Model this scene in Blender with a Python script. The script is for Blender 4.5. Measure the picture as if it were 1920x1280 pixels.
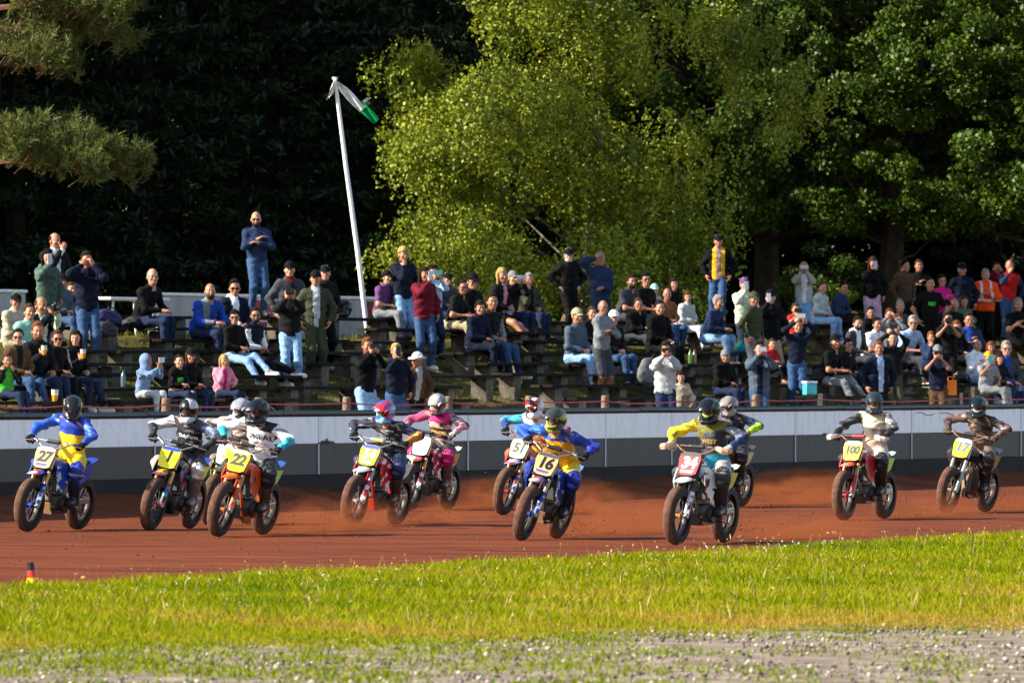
import bpy, bmesh, math, random
import numpy as np
from mathutils import Vector, Matrix, Euler
from mathutils.bvhtree import BVHTree

sc = bpy.context.scene
for o in list(bpy.data.objects):
    bpy.data.objects.remove(o)
COL = sc.collection
RND = random.Random(7)
NP = np.random.default_rng(11)

# ---------------------------------------------------------------- camera, sky, sun, exposure
F = 15000.0                                   # focal length in photo pixels (1920 wide)
cam = bpy.data.cameras.new('camera')
cam.lens = 36.0 * F / 1920.0
cam.sensor_width = 36.0
cam.sensor_fit = 'HORIZONTAL'
cam.clip_start = 1.0
cam.clip_end = 3000.0
cam.dof.use_dof = True
cam.dof.focus_distance = 102.0
cam.dof.aperture_fstop = 7.1
camo = bpy.data.objects.new('camera', cam)
COL.objects.link(camo)
camo.location = (0, 0, 2.0)
camo.rotation_euler = (math.radians(90) + math.atan(61.0 / F), 0, 0)
sc.camera = camo

SUN_ELEV = math.radians(31)
SUN_AZ = math.atan2(-0.975, -0.23)            # direction towards the sun, measured from +Y
world = bpy.data.worlds.new('World')
sc.world = world
world.use_nodes = True
wn = world.node_tree
sky = wn.nodes.new('ShaderNodeTexSky')
sky.sky_type = 'NISHITA'
sky.sun_disc = False
sky.sun_elevation = SUN_ELEV
sky.sun_rotation = SUN_AZ
bg = wn.nodes['Background']
bg.inputs[1].default_value = 0.11
wn.links.new(sky.outputs[0], bg.inputs[0])

sl = bpy.data.lights.new('sun', 'SUN')
sl.energy = 5.0
sl.angle = math.radians(0.53)
sl.color = (1.0, 0.93, 0.80)
so = bpy.data.objects.new('sun', sl)
COL.objects.link(so)
to_sun = Vector((math.sin(SUN_AZ) * math.cos(SUN_ELEV), math.cos(SUN_AZ) * math.cos(SUN_ELEV), math.sin(SUN_ELEV)))
so.rotation_euler = to_sun.to_track_quat('Z', 'Y').to_euler()
so.location = (-40, 60, 40)

sc.view_settings.view_transform = 'Standard'
sc.view_settings.look = 'None'
sc.view_settings.exposure = 1.3
sc.view_settings.gamma = 1.0
sc.view_settings.use_curve_mapping = False
sc.cycles.max_bounces = 6
sc.cycles.transparent_max_bounces = 8
sc.cycles.volume_bounces = 1
sc.cycles.volume_max_steps = 64

# ---------------------------------------------------------------- helpers
MATS = {}
def TC(c):
    """contrast curve put into the base colours: deepens darks, leaves whites clean"""
    return [x * (max(x, 1e-4) / .88) ** .22 for x in c]
def _new(name):
    m = bpy.data.materials.new(name)
    m.use_nodes = True
    return m, m.node_tree, m.node_tree.nodes['Principled BSDF']

def M(name, col, rough=0.7, var=0.12, scale=6.0, bump=0.0, metal=0.0, bscale=None, spec=0.4, col2=None, coat=0.0):
    """principled material whose colour wanders between col*(1-var) and col*(1+var) (or col2)"""
    key = (name, tuple(col), rough, var, scale, bump, metal)
    if key in MATS:
        return MATS[key]
    m, t, b = _new(name)
    L = t.links.new
    tc = t.nodes.new('ShaderNodeTexCoord')
    nz = t.nodes.new('ShaderNodeTexNoise')
    nz.inputs['Scale'].default_value = scale
    nz.inputs['Detail'].default_value = 4
    nz.inputs['Roughness'].default_value = 0.65
    L(tc.outputs['Object'], nz.inputs['Vector'])
    r = t.nodes.new('ShaderNodeValToRGB')
    r.color_ramp.elements[0].position = 0.3
    r.color_ramp.elements[1].position = 0.7
    a = TC([max(0, c * (1 - var)) for c in col])
    c2 = TC(col2 or [min(1, c * (1 + var)) for c in col])
    r.color_ramp.elements[0].color = (*a, 1)
    r.color_ramp.elements[1].color = (*c2, 1)
    L(nz.outputs['Fac'], r.inputs['Fac'])
    L(r.outputs['Color'], b.inputs['Base Color'])
    b.inputs['Roughness'].default_value = rough
    b.inputs['Metallic'].default_value = metal
    b.inputs['Specular IOR Level'].default_value = spec
    b.inputs['Coat Weight'].default_value = coat
    if bump > 0:
        n2 = t.nodes.new('ShaderNodeTexNoise')
        n2.inputs['Scale'].default_value = bscale or scale * 4
        n2.inputs['Detail'].default_value = 5
        L(tc.outputs['Object'], n2.inputs['Vector'])
        bp = t.nodes.new('ShaderNodeBump')
        bp.inputs['Strength'].default_value = bump
        bp.inputs['Distance'].default_value = 0.02
        L(n2.outputs['Fac'], bp.inputs['Height'])
        L(bp.outputs['Normal'], b.inputs['Normal'])
    MATS[key] = m
    return m

def bands(name, stops, axis=(0, 0, 1), noise=0.0, nscale=3.0, rough=0.75, bump=0.5, deco=None):
    """colour bands along a linear function of object coordinates: stops = [(value, colour), ...]"""
    m, t, b = _new(name)
    L = t.links.new
    tc = t.nodes.new('ShaderNodeTexCoord')
    dp = t.nodes.new('ShaderNodeVectorMath'); dp.operation = 'DOT_PRODUCT'
    dp.inputs[1].default_value = axis
    L(tc.outputs['Object'], dp.inputs[0])
    nz = t.nodes.new('ShaderNodeTexNoise'); nz.inputs['Scale'].default_value = nscale
    L(tc.outputs['Object'], nz.inputs['Vector'])
    ma = t.nodes.new('ShaderNodeMath'); ma.operation = 'MULTIPLY_ADD'
    L(nz.outputs['Fac'], ma.inputs[0]); ma.inputs[1].default_value = noise
    L(dp.outputs['Value'], ma.inputs[2])
    lo = stops[0][0]; hi = stops[-1][0] + 1e-3
    mr = t.nodes.new('ShaderNodeMapRange')
    L(ma.outputs[0], mr.inputs['Value'])
    mr.inputs['From Min'].default_value = lo; mr.inputs['From Max'].default_value = hi
    r = t.nodes.new('ShaderNodeValToRGB'); r.color_ramp.interpolation = 'CONSTANT'
    el = r.color_ramp.elements
    while len(el) > 1: el.remove(el[-1])
    for i, (v, c) in enumerate(stops):
        e = el[0] if i == 0 else el.new(min(1, max(0, (v - lo) / (hi - lo))))
        if i == 0: e.position = 0
        e.color = (*TC(c), 1)
    L(mr.outputs['Result'], r.inputs['Fac'])
    out = r.outputs['Color']
    if deco:                                   # printed shards in a second colour
        vo = t.nodes.new('ShaderNodeTexVoronoi'); vo.inputs['Scale'].default_value = deco[2]; vm = t.nodes.new('ShaderNodeMapping'); vm.inputs['Scale'].default_value = (1, 1, 2.6); vm.inputs['Rotation'].default_value = (.5, .3, 0)
        L(tc.outputs['Object'], vm.inputs['Vector']); L(vm.outputs[0], vo.inputs['Vector'])
        spv = t.nodes.new('ShaderNodeSeparateColor'); L(vo.outputs['Color'], spv.inputs[0])
        gt = t.nodes.new('ShaderNodeMath'); gt.operation = 'GREATER_THAN'; L(spv.outputs[1], gt.inputs[0]); gt.inputs[1].default_value = 1 - deco[1]
        mxd = t.nodes.new('ShaderNodeMix'); mxd.data_type = 'RGBA'; L(gt.outputs[0], mxd.inputs['Factor']); L(out, mxd.inputs['A']); mxd.inputs['B'].default_value = (*TC(deco[0]), 1); out = mxd.outputs['Result']
    L(out, b.inputs['Base Color'])
    b.inputs['Roughness'].default_value = rough
    if bump:
        n2 = t.nodes.new('ShaderNodeTexNoise'); n2.inputs['Scale'].default_value = 40
        L(tc.outputs['Object'], n2.inputs['Vector'])
        bp = t.nodes.new('ShaderNodeBump'); bp.inputs['Strength'].default_value = bump; bp.inputs['Distance'].default_value = 0.01
        L(n2.outputs['Fac'], bp.inputs['Height']); L(bp.outputs['Normal'], b.inputs['Normal'])
    return m

def leaf_mat(name, c1, c2, c3, trans=0.35, rough=0.5, p2=0.92, spec=0.3):
    """foliage: per-face random value picks between three leaf colours; light passes through"""
    m, t, b = _new(name)
    L = t.links.new; c1, c2, c3 = TC(c1), TC(c2), TC(c3)
    at = t.nodes.new('ShaderNodeAttribute'); at.attribute_name = 'rnd'
    r = t.nodes.new('ShaderNodeValToRGB')
    e = r.color_ramp.elements
    e[0].color = (*c1, 1); e[1].color = (*c3, 1); e[1].position = 1.0
    x = e.new(0.55); x.color = (*c2, 1)
    x = e.new(p2); x.color = (*c2, 1)
    L(at.outputs['Fac'], r.inputs['Fac'])
    L(r.outputs['Color'], b.inputs['Base Color'])
    b.inputs['Roughness'].default_value = rough
    b.inputs['Specular IOR Level'].default_value = spec
    tr = t.nodes.new('ShaderNodeBsdfTranslucent')
    L(r.outputs['Color'], tr.inputs['Color'])
    mx = t.nodes.new('ShaderNodeMixShader'); mx.inputs[0].default_value = trans
    L(b.outputs[0], mx.inputs[1]); L(tr.outputs[0], mx.inputs[2])
    L(mx.outputs[0], t.nodes['Material Output'].inputs['Surface'])
    return m

def mk_mesh(name, V, faces, mats, mid=None, smooth=True, attr=None):
    """fast mesh from arrays; faces = (n,k) int array, or a list of tuples"""
    me = bpy.data.meshes.new(name)
    V = np.asarray(V, dtype=np.float32)
    if isinstance(faces, np.ndarray) and len(faces):
        n, k = faces.shape
        me.vertices.add(len(V)); me.vertices.foreach_set('co', V.ravel())
        me.loops.add(n * k); me.loops.foreach_set('vertex_index', faces.astype(np.int32).ravel())
        me.polygons.add(n); me.polygons.foreach_set('loop_start', np.arange(0, n * k, k, dtype=np.int32))
    else:
        me.from_pydata([tuple(map(float, v)) for v in V], [], [tuple(int(i) for i in f) for f in faces])
    for m in (mats if isinstance(mats, (list, tuple)) else [mats]):
        me.materials.append(m)
    npoly = len(me.polygons)
    if mid is not None:
        me.polygons.foreach_set('material_index', np.asarray(mid, dtype=np.int32))
    if smooth:
        me.polygons.foreach_set('use_smooth', np.ones(npoly, dtype=bool))
    if attr is not None:
        a = me.attributes.new('rnd', 'FLOAT', 'FACE')
        a.data.foreach_set('value', np.asarray(attr, dtype=np.float32))
    me.update()
    return me

def obj(name, me, parent=None, loc=None, rot=None):
    o = bpy.data.objects.new(name, me)
    COL.objects.link(o)
    if parent is not None: o.parent = parent
    if loc is not None: o.location = loc
    if rot is not None: o.rotation_euler = rot
    return o

def tag(o, label=None, cat=None, group=None, kind=None):
    if label: o['label'] = label
    if cat: o['category'] = cat
    if group: o['group'] = group
    if kind: o['kind'] = kind
    return o

class MB:
    """collects simple solids, then becomes one mesh"""
    def __init__(s): s.v = []; s.f = []; s.m = []
    def add(s, v, f, mi=0):
        b = len(s.v); s.v += [tuple(p) for p in v]
        for q in f: s.f.append(tuple(i + b for i in q)); s.m.append(mi)
        return s
    def box(s, c, size, mat=None, mi=0, bev=0.0):
        hx, hy, hz = [x / 2 for x in size]
        if bev <= 0:
            pts = [Vector((x * hx, y * hy, z * hz)) for x in (-1, 1) for y in (-1, 1) for z in (-1, 1)]
            fs = [(0, 1, 3, 2), (4, 6, 7, 5), (0, 4, 5, 1), (2, 3, 7, 6), (0, 2, 6, 4), (1, 5, 7, 3)]
        else:
            bm = bmesh.new(); bmesh.ops.create_cube(bm, size=1.0)
            for v in bm.verts: v.co = Vector((v.co.x * size[0], v.co.y * size[1], v.co.z * size[2]))
            bmesh.ops.bevel(bm, geom=bm.edges[:], offset=bev, segments=2, affect='EDGES', profile=0.5)
            bm.verts.index_update()
            pts = [v.co.copy() for v in bm.verts]; fs = [tuple(v.index for v in f.verts) for f in bm.faces]; bm.free()
        if mat is not None: pts = [mat @ p for p in pts]
        return s.add([p + Vector(c) for p in pts], fs, mi)
    def tube(s, pts, r, n=8, mi=0, cap=True):
        pts = [Vector(p) for p in pts]; k = len(pts)
        rs = r if isinstance(r, (list, tuple)) else [r] * k
        V = []; ref = None
        for i, p in enumerate(pts):
            d = (pts[min(i + 1, k - 1)] - pts[max(i - 1, 0)]).normalized()
            if ref is None:
                ref = Vector((0, 0, 1)) if abs(d.z) < 0.9 else Vector((1, 0, 0))
            u = (ref - d * ref.dot(d)).normalized(); ref = u; w = d.cross(u)
            for j in range(n):
                a = 2 * math.pi * j / n
                V.append(p + (u * math.cos(a) + w * math.sin(a)) * rs[i])
        Fs = [(i * n + j, i * n + (j + 1) % n, (i + 1) * n + (j + 1) % n, (i + 1) * n + j) for i in range(k - 1) for j in range(n)]
        if cap: Fs += [tuple(range(n - 1, -1, -1)), tuple((k - 1) * n + j for j in range(n))]
        return s.add(V, Fs, mi)
    def lathe(s, prof, n=24, c=(0, 0, 0), axis='Y', mi=0, closed=False):
        V = []; k = len(prof)
        for j in range(n):
            a = 2 * math.pi * j / n; ca, sa = math.cos(a), math.sin(a)
            for (r, h) in prof:
                if axis == 'Y': p = (r * ca, h, r * sa)
                elif axis == 'Z': p = (r * ca, r * sa, h)
                else: p = (h, r * ca, r * sa)
                V.append((p[0] + c[0], p[1] + c[1], p[2] + c[2]))
        kk = k if closed else k - 1
        Fs = [(j * k + i, ((j + 1) % n) * k + i, ((j + 1) % n) * k + (i + 1) % k, j * k + (i + 1) % k) for j in range(n) for i in range(kk)]
        return s.add(V, Fs, mi)
    def loft(s, rings, mi=0, cap=True):
        n = len(rings[0]); V = [p for r in rings for p in r]; k = len(rings)
        Fs = [(i * n + j, i * n + (j + 1) % n, (i + 1) * n + (j + 1) % n, (i + 1) * n + j) for i in range(k - 1) for j in range(n)]
        if cap: Fs += [tuple(range(n - 1, -1, -1)), tuple((k - 1) * n + j for j in range(n))]
        return s.add(V, Fs, mi)
    def mesh(s, name, mats, smooth=False, fix=True):
        me = mk_mesh(name, np.array(s.v), s.f, mats, s.m, smooth)
        if fix:
            bm = bmesh.new(); bm.from_mesh(me); bmesh.ops.recalc_face_normals(bm, faces=bm.faces[:]); bm.to_mesh(me); bm.free()
        if smooth: 
            try: me.set_sharp_from_angle(angle=math.radians(40))
            except Exception: pass
        return me
    def build(s, name, mats, parent=None, loc=None, rot=None, smooth=False):
        return obj(name, s.mesh(name, mats, smooth), parent, loc, rot)

def text_mesh(txt, size, weight=0.0, shear=0.0, depth=0.0, spacing=1.0):
    cu = bpy.data.curves.new('lettering', 'FONT')
    cu.body = txt; cu.size = size; cu.offset = weight; cu.shear = shear; cu.extrude = depth
    cu.align_x = 'CENTER'; cu.align_y = 'CENTER'; cu.space_character = spacing; cu.resolution_u = 3
    o = bpy.data.objects.new('lettering', cu); COL.objects.link(o)
    dg = bpy.context.evaluated_depsgraph_get(); dg.update()
    me = bpy.data.meshes.new_from_object(o.evaluated_get(dg))
    bpy.data.objects.remove(o); bpy.data.curves.remove(cu)
    me.name = 'lettering'
    return me

# ---------------------------------------------------------------- the place: the track wall is the base line
TH = math.radians(24.85)
DX, DY = math.sin(TH), math.cos(TH)           # along the wall, away from the camera and to the right
NX, NY = -DY, DX                              # behind the wall, towards the stands
X0, Y0 = -7.2, 112.0
def W(t, n, z=0.0):
    return Vector((X0 + t * DX + n * NX, Y0 + t * DY + n * NY, z))
def t_at(px, n):
    """distance along a line n metres behind the wall where it is seen at photo column px"""
    u = (px - 960.0) / F
    return (u * (Y0 + n * NY) - X0 - n * NX) / (DX - u * DY)
def z_at(py, y):
    return 2.0 + (701.0 - py) / F * y
def py_at(z, y):
    return 701.0 - (z - 2.0) / y * F
def ground_pt(px, py):
    y = 2.0 * F / (py - 701.0)
    return Vector(((px - 960.0) / F * y, y, 0.0))
ROWS = 8
ROW_N = [1.3 + 0.7 * k for k in range(ROWS)]
SEAT_Z = [1.62 + 0.19 * k for k in range(ROWS)]
GND_Z = [z - 0.42 for z in SEAT_Z]
FLOOR_Z = 0.80
def bank_z(n):
    """height of the grass bank n metres behind the wall"""
    if n < 0.75: return FLOOR_Z
    if n < 1.05: return FLOOR_Z + (GND_Z[0] - FLOOR_Z) * (n - 0.75) / 0.30
    k = (n - 1.3) / 0.7
    return GND_Z[0] + 0.19 * max(-0.2, min(ROWS - 0.6, k))
# ================================================================ the setting
def sheet(name, pts, mat, z, label=None):
    me = mk_mesh(name, [(p[0], p[1], z) for p in pts], [tuple(range(len(pts)))], mat, smooth=False)
    o = obj(name, me); o['kind'] = 'structure'
    return o

def ground_mat(name, c1, c2, c3, scale=1.5, fine=60, rough=0.95, bump=0.5, dist=0.03, stretch=None):
    m, t, b = _new(name); L = t.links.new; c1, c2, c3 = TC(c1), TC(c2), TC(c3)
    tc = t.nodes.new('ShaderNodeTexCoord'); mp = t.nodes.new('ShaderNodeMapping')
    L(tc.outputs['Object'], mp.inputs['Vector'])
    if stretch:
        mp.inputs['Rotation'].default_value = (0, 0, stretch[0]); mp.inputs['Scale'].default_value = stretch[1]
    n1 = t.nodes.new('ShaderNodeTexNoise'); n1.inputs['Scale'].default_value = scale; n1.inputs['Detail'].default_value = 6
    n2 = t.nodes.new('ShaderNodeTexNoise'); n2.inputs['Scale'].default_value = fine; n2.inputs['Detail'].default_value = 4
    L(mp.outputs[0], n1.inputs['Vector']); L(tc.outputs['Object'], n2.inputs['Vector'])
    r = t.nodes.new('ShaderNodeValToRGB'); e = r.color_ramp.elements
    e[0].position = 0.32; e[0].color = (*c1, 1); e[1].position = 0.68; e[1].color = (*c3, 1)
    x = e.new(0.5); x.color = (*c2, 1)
    L(n1.outputs['Fac'], r.inputs['Fac'])
    mx = t.nodes.new('ShaderNodeMix'); mx.data_type = 'RGBA'; mx.blend_type = 'OVERLAY'; mx.inputs['Factor'].default_value = 0.45
    L(r.outputs['Color'], mx.inputs['A']); L(n2.outputs['Fac'], mx.inputs['B'])
    L(mx.outputs['Result'], b.inputs['Base Color'])
    b.inputs['Roughness'].default_value = rough; b.inputs['Specular IOR Level'].default_value = 0.15
    bp = t.nodes.new('ShaderNodeBump'); bp.inputs['Strength'].default_value = bump; bp.inputs['Distance'].default_value = dist
    ad = t.nodes.new('ShaderNodeMath'); ad.operation = 'ADD'
    L(n1.outputs['Fac'], ad.inputs[0]); L(n2.outputs['Fac'], ad.inputs[1])
    L(ad.outputs[0], bp.inputs['Height']); L(bp.outputs['Normal'], b.inputs['Normal'])
    return m

m_ground = ground_mat('earth', (.20, .16, .11), (.30, .25, .18), (.40, .34, .26), 1.2, 40)
sheet('ground', [(-900, -60), (900, -60), (900, 1500), (-900, 1500)], m_ground, -0.012)

# infield grass edge (A) towards the track and gravel edge (B) towards the camera
GA0, GA1 = ground_pt(0, 1112), ground_pt(1920, 1004)
GB0, GB1 = ground_pt(0, 1215), ground_pt(1920, 1168)
def on(p, q, s): return p + (q - p) * s
m_track = ground_mat('red_shale', (.105, .026, .007), (.185, .050, .012), (.25, .074, .018), 0.9, 55, bump=0.55, dist=0.03,
                     stretch=(-math.radians(90) + TH, (0.25, 2.2, 1)))
a0, a1 = on(GA0, GA1, -1.6), on(GA0, GA1, 2.2)
w0, w1 = W(-45, 0.0), W(80, 0.0)
track = None
# track surface with shallow ruts and a bank of loose shale thrown up against the wall
def track_mesh():
    nu, nv = 240, 150
    V = []; r = np.random.default_rng(3)
    rut = r.uniform(0, 1, 14); amp = r.uniform(-.012, .012, 14); wd = r.uniform(.006, .02, 14)
    for j in range(nv + 1):
        v = (j / nv)
        for i in range(nu + 1):
            u = i / nu
            p = on(on(a0, a1, u), on(w0, w1, u), v)
            z = 0.0
            for c, a, w in zip(rut, amp, wd):
                z += a * math.exp(-((v - c - .02 * math.sin(u * 9 + c * 20)) / w) ** 2)
            dn = (1 - v) * 14.0
            if dn < 1.3: z += 0.30 * (1 - dn / 1.3) ** 1.6 * (0.85 + .3 * math.sin(u * 71) * math.sin(u * 37 + 1))
            V.append((p.x, p.y, z))
    idx = np.arange((nu + 1) * (nv + 1)).reshape(nv + 1, nu + 1)
    Q = np.stack([idx[:-1, :-1], idx[:-1, 1:], idx[1:, 1:], idx[1:, :-1]], -1).reshape(-1, 4)
    return mk_mesh('track', V, Q, m_track)
track = obj('track', track_mesh()); track['kind'] = 'structure'

m_soil = ground_mat('infield_soil', (.13, .125, .015), (.19, .17, .025), (.25, .20, .05), 2.0, 50)
b0, b1 = on(GB0, GB1, -1.6), on(GB0, GB1, 2.6)
bi, ai = on(GB0, GB1, -.9), on(GA0, GA1, -.8)
edge_b = [on(bi, b1, i / 160) + Vector((0, RND.uniform(-.9, .5) + .5 * math.sin(i * .7), 0)) for i in range(161)]
sheet('infield', edge_b + [a1, ai], m_soil, -0.004)
m_gravel = ground_mat('gravel_bed', (.17, .135, .10), (.29, .235, .18), (.42, .35, .275), 2.6, 45, bump=0.8)
c0, c1 = Vector((-30, 20, 0)), Vector((40, 20, 0))
gb_ = [bi, b1]
sheet('gravel_path', [c0, c1, on(b1, a1, .3), on(bi, ai, .3), ai, a0], m_gravel, -0.008)

# grass bank behind the wall, one continuous slope with uneven turf
m_bank = ground_mat('bank_turf', (.045, .06, .012), (.13, .125, .03), (.24, .19, .07), 1.6, 35, bump=1.0, dist=0.05)
def bank_mesh():
    ns = [0.02, .3, .6, .75, .9, 1.05] + [1.05 + .175 * i for i in range(1, 36)] + [8, 9, 11, 14, 18, 25, 40, 80, 160]
    ts = np.arange(-60, 101, 0.45)
    r = np.random.default_rng(5)
    V = []
    for n in ns:
        for t in ts:
            p = W(t, n)
            z = bank_z(n) + (0 if n < .1 else r.normal(0, .018))
            V.append((p.x, p.y, z))
    nu = len(ts); idx = np.arange(nu * len(ns)).reshape(len(ns), nu)
    Q = np.stack([idx[:-1, :-1], idx[:-1, 1:], idx[1:, 1:], idx[1:, :-1]], -1).reshape(-1, 4)
    return mk_mesh('grass_bank', V, Q, m_bank)
bank = obj('grass_bank', bank_mesh()); bank['kind'] = 'structure'

# ---------------------------------------------------------------- the track wall
def wall_paint(name, col, dirt, sc_=1.0):
    col, dirt = TC(col), TC(dirt)
    m, t, b = _new(name); L = t.links.new
    tc = t.nodes.new('ShaderNodeTexCoord'); mp = t.nodes.new('ShaderNodeMapping')
    L(tc.outputs['Object'], mp.inputs['Vector']); mp.inputs['Scale'].default_value = (2.0, 2.0, 0.5)
    n1 = t.nodes.new('ShaderNodeTexNoise'); n1.inputs['Scale'].default_value = 3 * sc_; n1.inputs['Detail'].default_value = 8; n1.inputs['Roughness'].default_value = .7
    L(mp.outputs[0], n1.inputs['Vector'])
    r = t.nodes.new('ShaderNodeValToRGB'); e = r.color_ramp.elements
    e[0].position = .28; e[0].color = (*dirt, 1); e[1].position = .50; e[1].color = (*col, 1)
    L(n1.outputs['Fac'], r.inputs['Fac'])
    n2 = t.nodes.new('ShaderNodeTexNoise'); n2.inputs['Scale'].default_value = 26; n2.inputs['Detail'].default_value = 3
    L(tc.outputs['Object'], n2.inputs['Vector'])
    r2 = t.nodes.new('ShaderNodeValToRGB'); e2 = r2.color_ramp.elements
    e2[0].position = .655; e2[0].color = (0, 0, 0, 1); e2[1].position = .70; e2[1].color = (1, 1, 1, 1)
    L(n2.outputs['Fac'], r2.inputs['Fac'])
    mx = t.nodes.new('ShaderNodeMix'); mx.data_type = 'RGBA'
    L(r2.outputs['Color'], mx.inputs['Factor']); L(r.outputs['Color'], mx.inputs['A']); mx.inputs['B'].default_value = (*dirt, 1)
    L(mx.outputs['Result'], b.inputs['Base Color']); b.inputs['Roughness'].default_value = .6
    return m
m_white = wall_paint('white_wall_paint', (.94, .94, .93), (.76, .75, .735))
m_grey = wall_paint('grey_wall_paint', (.075, .066, .060), (.06, .045, .034))
m_seam = M('seam_strip_paint', (.62, .62, .62), .6, .2, 20)
m_cap = M('black_rubber_pipe', (.022, .023, .026), .45, .3, 5, .2)
m_kick = M('black_kickboard', (.018, .016, .015), .85, .35, 4, .5, col2=(.035, .024, .018))  # near-black base boards, tone varies at random

WANG = math.atan2(DY, DX)
wall = tag(obj('track_wall', None, loc=W(0, 0)), 'long low track wall of white over dark grey boards behind the riders', 'wall')
wall.rotation_euler = (0, 0, WANG)          # local x = along the wall, local y = behind it
joints = [290, 597, 877, 1135, 1259, 1491, 1709, 1914]
tj = [t_at(p, 0) for p in joints]
tj = [tj[0] - 5.35 * i for i in range(5, 0, -1)] + tj + [tj[-1] + 5.35 * i for i in range(1, 6)]
for i in range(len(tj) - 1):
    ta, tb = tj[i], tj[i + 1]; w = tb - ta - .012
    dy = RND.uniform(-.004, .004)
    MB().box((0, 0, 0), (w, .06, .405), bev=.004).build('white_panel', m_white, wall, ((ta + tb) / 2, .03 + dy, 1.152))
    MB().box((0, 0, 0), (w, .06, .465), bev=.004).build('grey_panel', m_grey, wall, ((ta + tb) / 2, .036 + dy, .715))
    MB().box((0, 0, 0), (w + .008, .07, .50), bev=.006).build('kickboard', m_kick, wall, ((ta + tb) / 2, .045, .23))
for t in tj:
    MB().box((0, 0, 0), (.035, .012, .46)).build('seam_strip', m_seam, wall, (t, -.004, .715))
    MB().box((0, 0, 0), (.012, .01, .40)).build('seam_strip', M('white_seam', (.5, .5, .52), .6, .1), wall, (t, .002, 1.152))
for i in range(0, 20):
    ta = tj[0] + i * (tj[-1] - tj[0]) / 20; tb = tj[0] + (i + 1) * (tj[-1] - tj[0]) / 20
    s_ = RND.uniform(-.006, .006)
    mb = MB(); mb.tube([(ta + .01, .02, 1.405 + s_), ((ta + tb) / 2, .02, 1.40), (tb - .01, .02, 1.405 - s_)], .05, 10)
    mb.build('cap_pipe', m_cap, wall, smooth=True)
# ragged bites of grey paint creeping over the white boards
for px, w_, h_ in [(612, .62, .05), (880 - 268, .2, .08), (1548, .30, .03), (604, .10, .05)]:
    t = t_at(px, 0); mb = MB()
    n = 14; pts = []
    for i in range(n + 1):
        x = -w_ / 2 + w_ * i / n; pts.append((x, h_ * (0.35 + .65 * RND.random()) * math.sin(math.pi * i / n) ** .5))
    top = [(x, -.004, y) for x, y in pts]; bot = [(x, -.004, -.01) for x, y in pts]
    back = [(x, .004, y) for x, y in pts]
    mb.add(top + bot, [(i, i + 1, n + 2 + i, n + 1 + i) for i in range(n)])
    mb.add(top + back, [(i, i + 1, n + 2 + i, n + 1 + i) for i in range(n)])
    mb.build('paint_patch', m_grey, wall, (t, 0, .952))
# hairline cracks in the white boards at the right
for px, z, ln in [(1735, 1.30, .9), (1785, 1.29, 1.3), (480, 1.07, .1)]:
    t = t_at(px, 0); mb = MB()
    pts = [(x * ln - ln / 2, -.001, .02 * math.sin(x * 7) - .03 * x) for x in [i / 8 for i in range(9)]]
    mb.tube(pts, [.002] + [.006] * 7 + [.002], 5); mb.build('crack', m_kick, wall, (t, 0, z))

# ---------------------------------------------------------------- rope fence behind the wall
m_post = M('weathered_round_post', (.24, .17, .115), .85, .25, 9, .5)
m_postk = M('dark_square_post', (.04, .034, .03), .8, .3, 9, .4)
m_rope = M('faded_red_rope', (.42, .10, .13), .7, .15, 20)
post_px = [-40, 128, 309, 486, 649, 838, 992, 1134, 1283, 1414, 1540, 1810, 1990]
for i, px in enumerate(post_px):
    t = t_at(px, .18); p = W(t, .18, FLOOR_Z - .05); dark = px in (1540, 1810)
    mb = MB()
    if dark: mb.box((0, 0, .45), (.12, .12, .92), bev=.008)
    else:
        mb.tube([(0, 0, 0), (0, 0, .5), (.004, 0, .885), (.004, 0, .90)], [.068, .066, .064, .05], 12)
    o = mb.build('fence_post', m_postk if dark else m_post, None, p, (RND.uniform(-.03, .03), RND.uniform(-.03, .03), RND.random()), smooth=not dark)
    ordn = ['first', 'second', 'third', 'fourth', 'fifth', 'sixth', 'seventh', 'eighth', 'ninth', 'tenth', 'eleventh', 'twelfth', 'last'][i]
    tag(o, ('dark square' if dark else 'brown round') + ' wooden rope-fence post behind the wall, ' + ordn + ' from the left', 'post', 'posts of the rope fence')
for i in range(len(post_px) - 1):
    ta, tb = t_at(post_px[i], .12), t_at(post_px[i + 1], .12)
    mb = MB(); sag = RND.uniform(.01, .05)
    mb.tube([W(ta + (tb - ta) * s, .10, 1.555 - sag * 4 * s * (1 - s)) for s in [j / 10 for j in range(11)]], .011, 6)
    o = mb.build('fence_rope', m_rope, smooth=True)
    tag(o, 'thin faded red rope strung between fence posts %s' % ['off the left edge', 'above the blue and yellow rider', 'before the hooded boy', 'beside the pink girl', 'before the man in light jeans', 'by the brown jacket man', 'above the red and white helmet', 'behind the black and yellow helmet', 'before the white hoodie woman', 'behind the rider in navy', 'before the teal bag', 'behind the beige rider', 'at the far right'][i], 'rope', 'ropes of the fence')

# ---------------------------------------------------------------- plank benches on concrete blocks
m_plank = M('old_dark_plank', (.018, .015, .013), .85, .4, 5, .5, col2=(.04, .033, .028), spec=.1)
m_plank2 = M('grey_dry_plank', (.035, .03, .026), .85, .35, 5, .5, col2=(.07, .06, .052), spec=.1)
m_block = M('darkened_concrete', (.085, .076, .06), .95, .4, 6, .7, col2=(.21, .18, .135))  # concrete darkened in its colour to deepen the shaded block fronts
rown = ['front', 'second', 'third', 'fourth', 'fifth', 'sixth', 'seventh', 'top']
plank_me = {}
def bench_meshes(L):
    if L in plank_me: return plank_me[L]
    a = MB().box((0, 0, 0), (L, .19, .05), bev=.006).mesh('plank', m_plank)
    c = MB().box((0, 0, 0), (L, .17, .05), bev=.006).mesh('plank', m_plank2)
    b = MB().box((0, 0, 0), (.26, .30, .40), bev=.015).mesh('support_block', m_block)
    plank_me[L] = (a, c, b); return plank_me[L]
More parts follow.
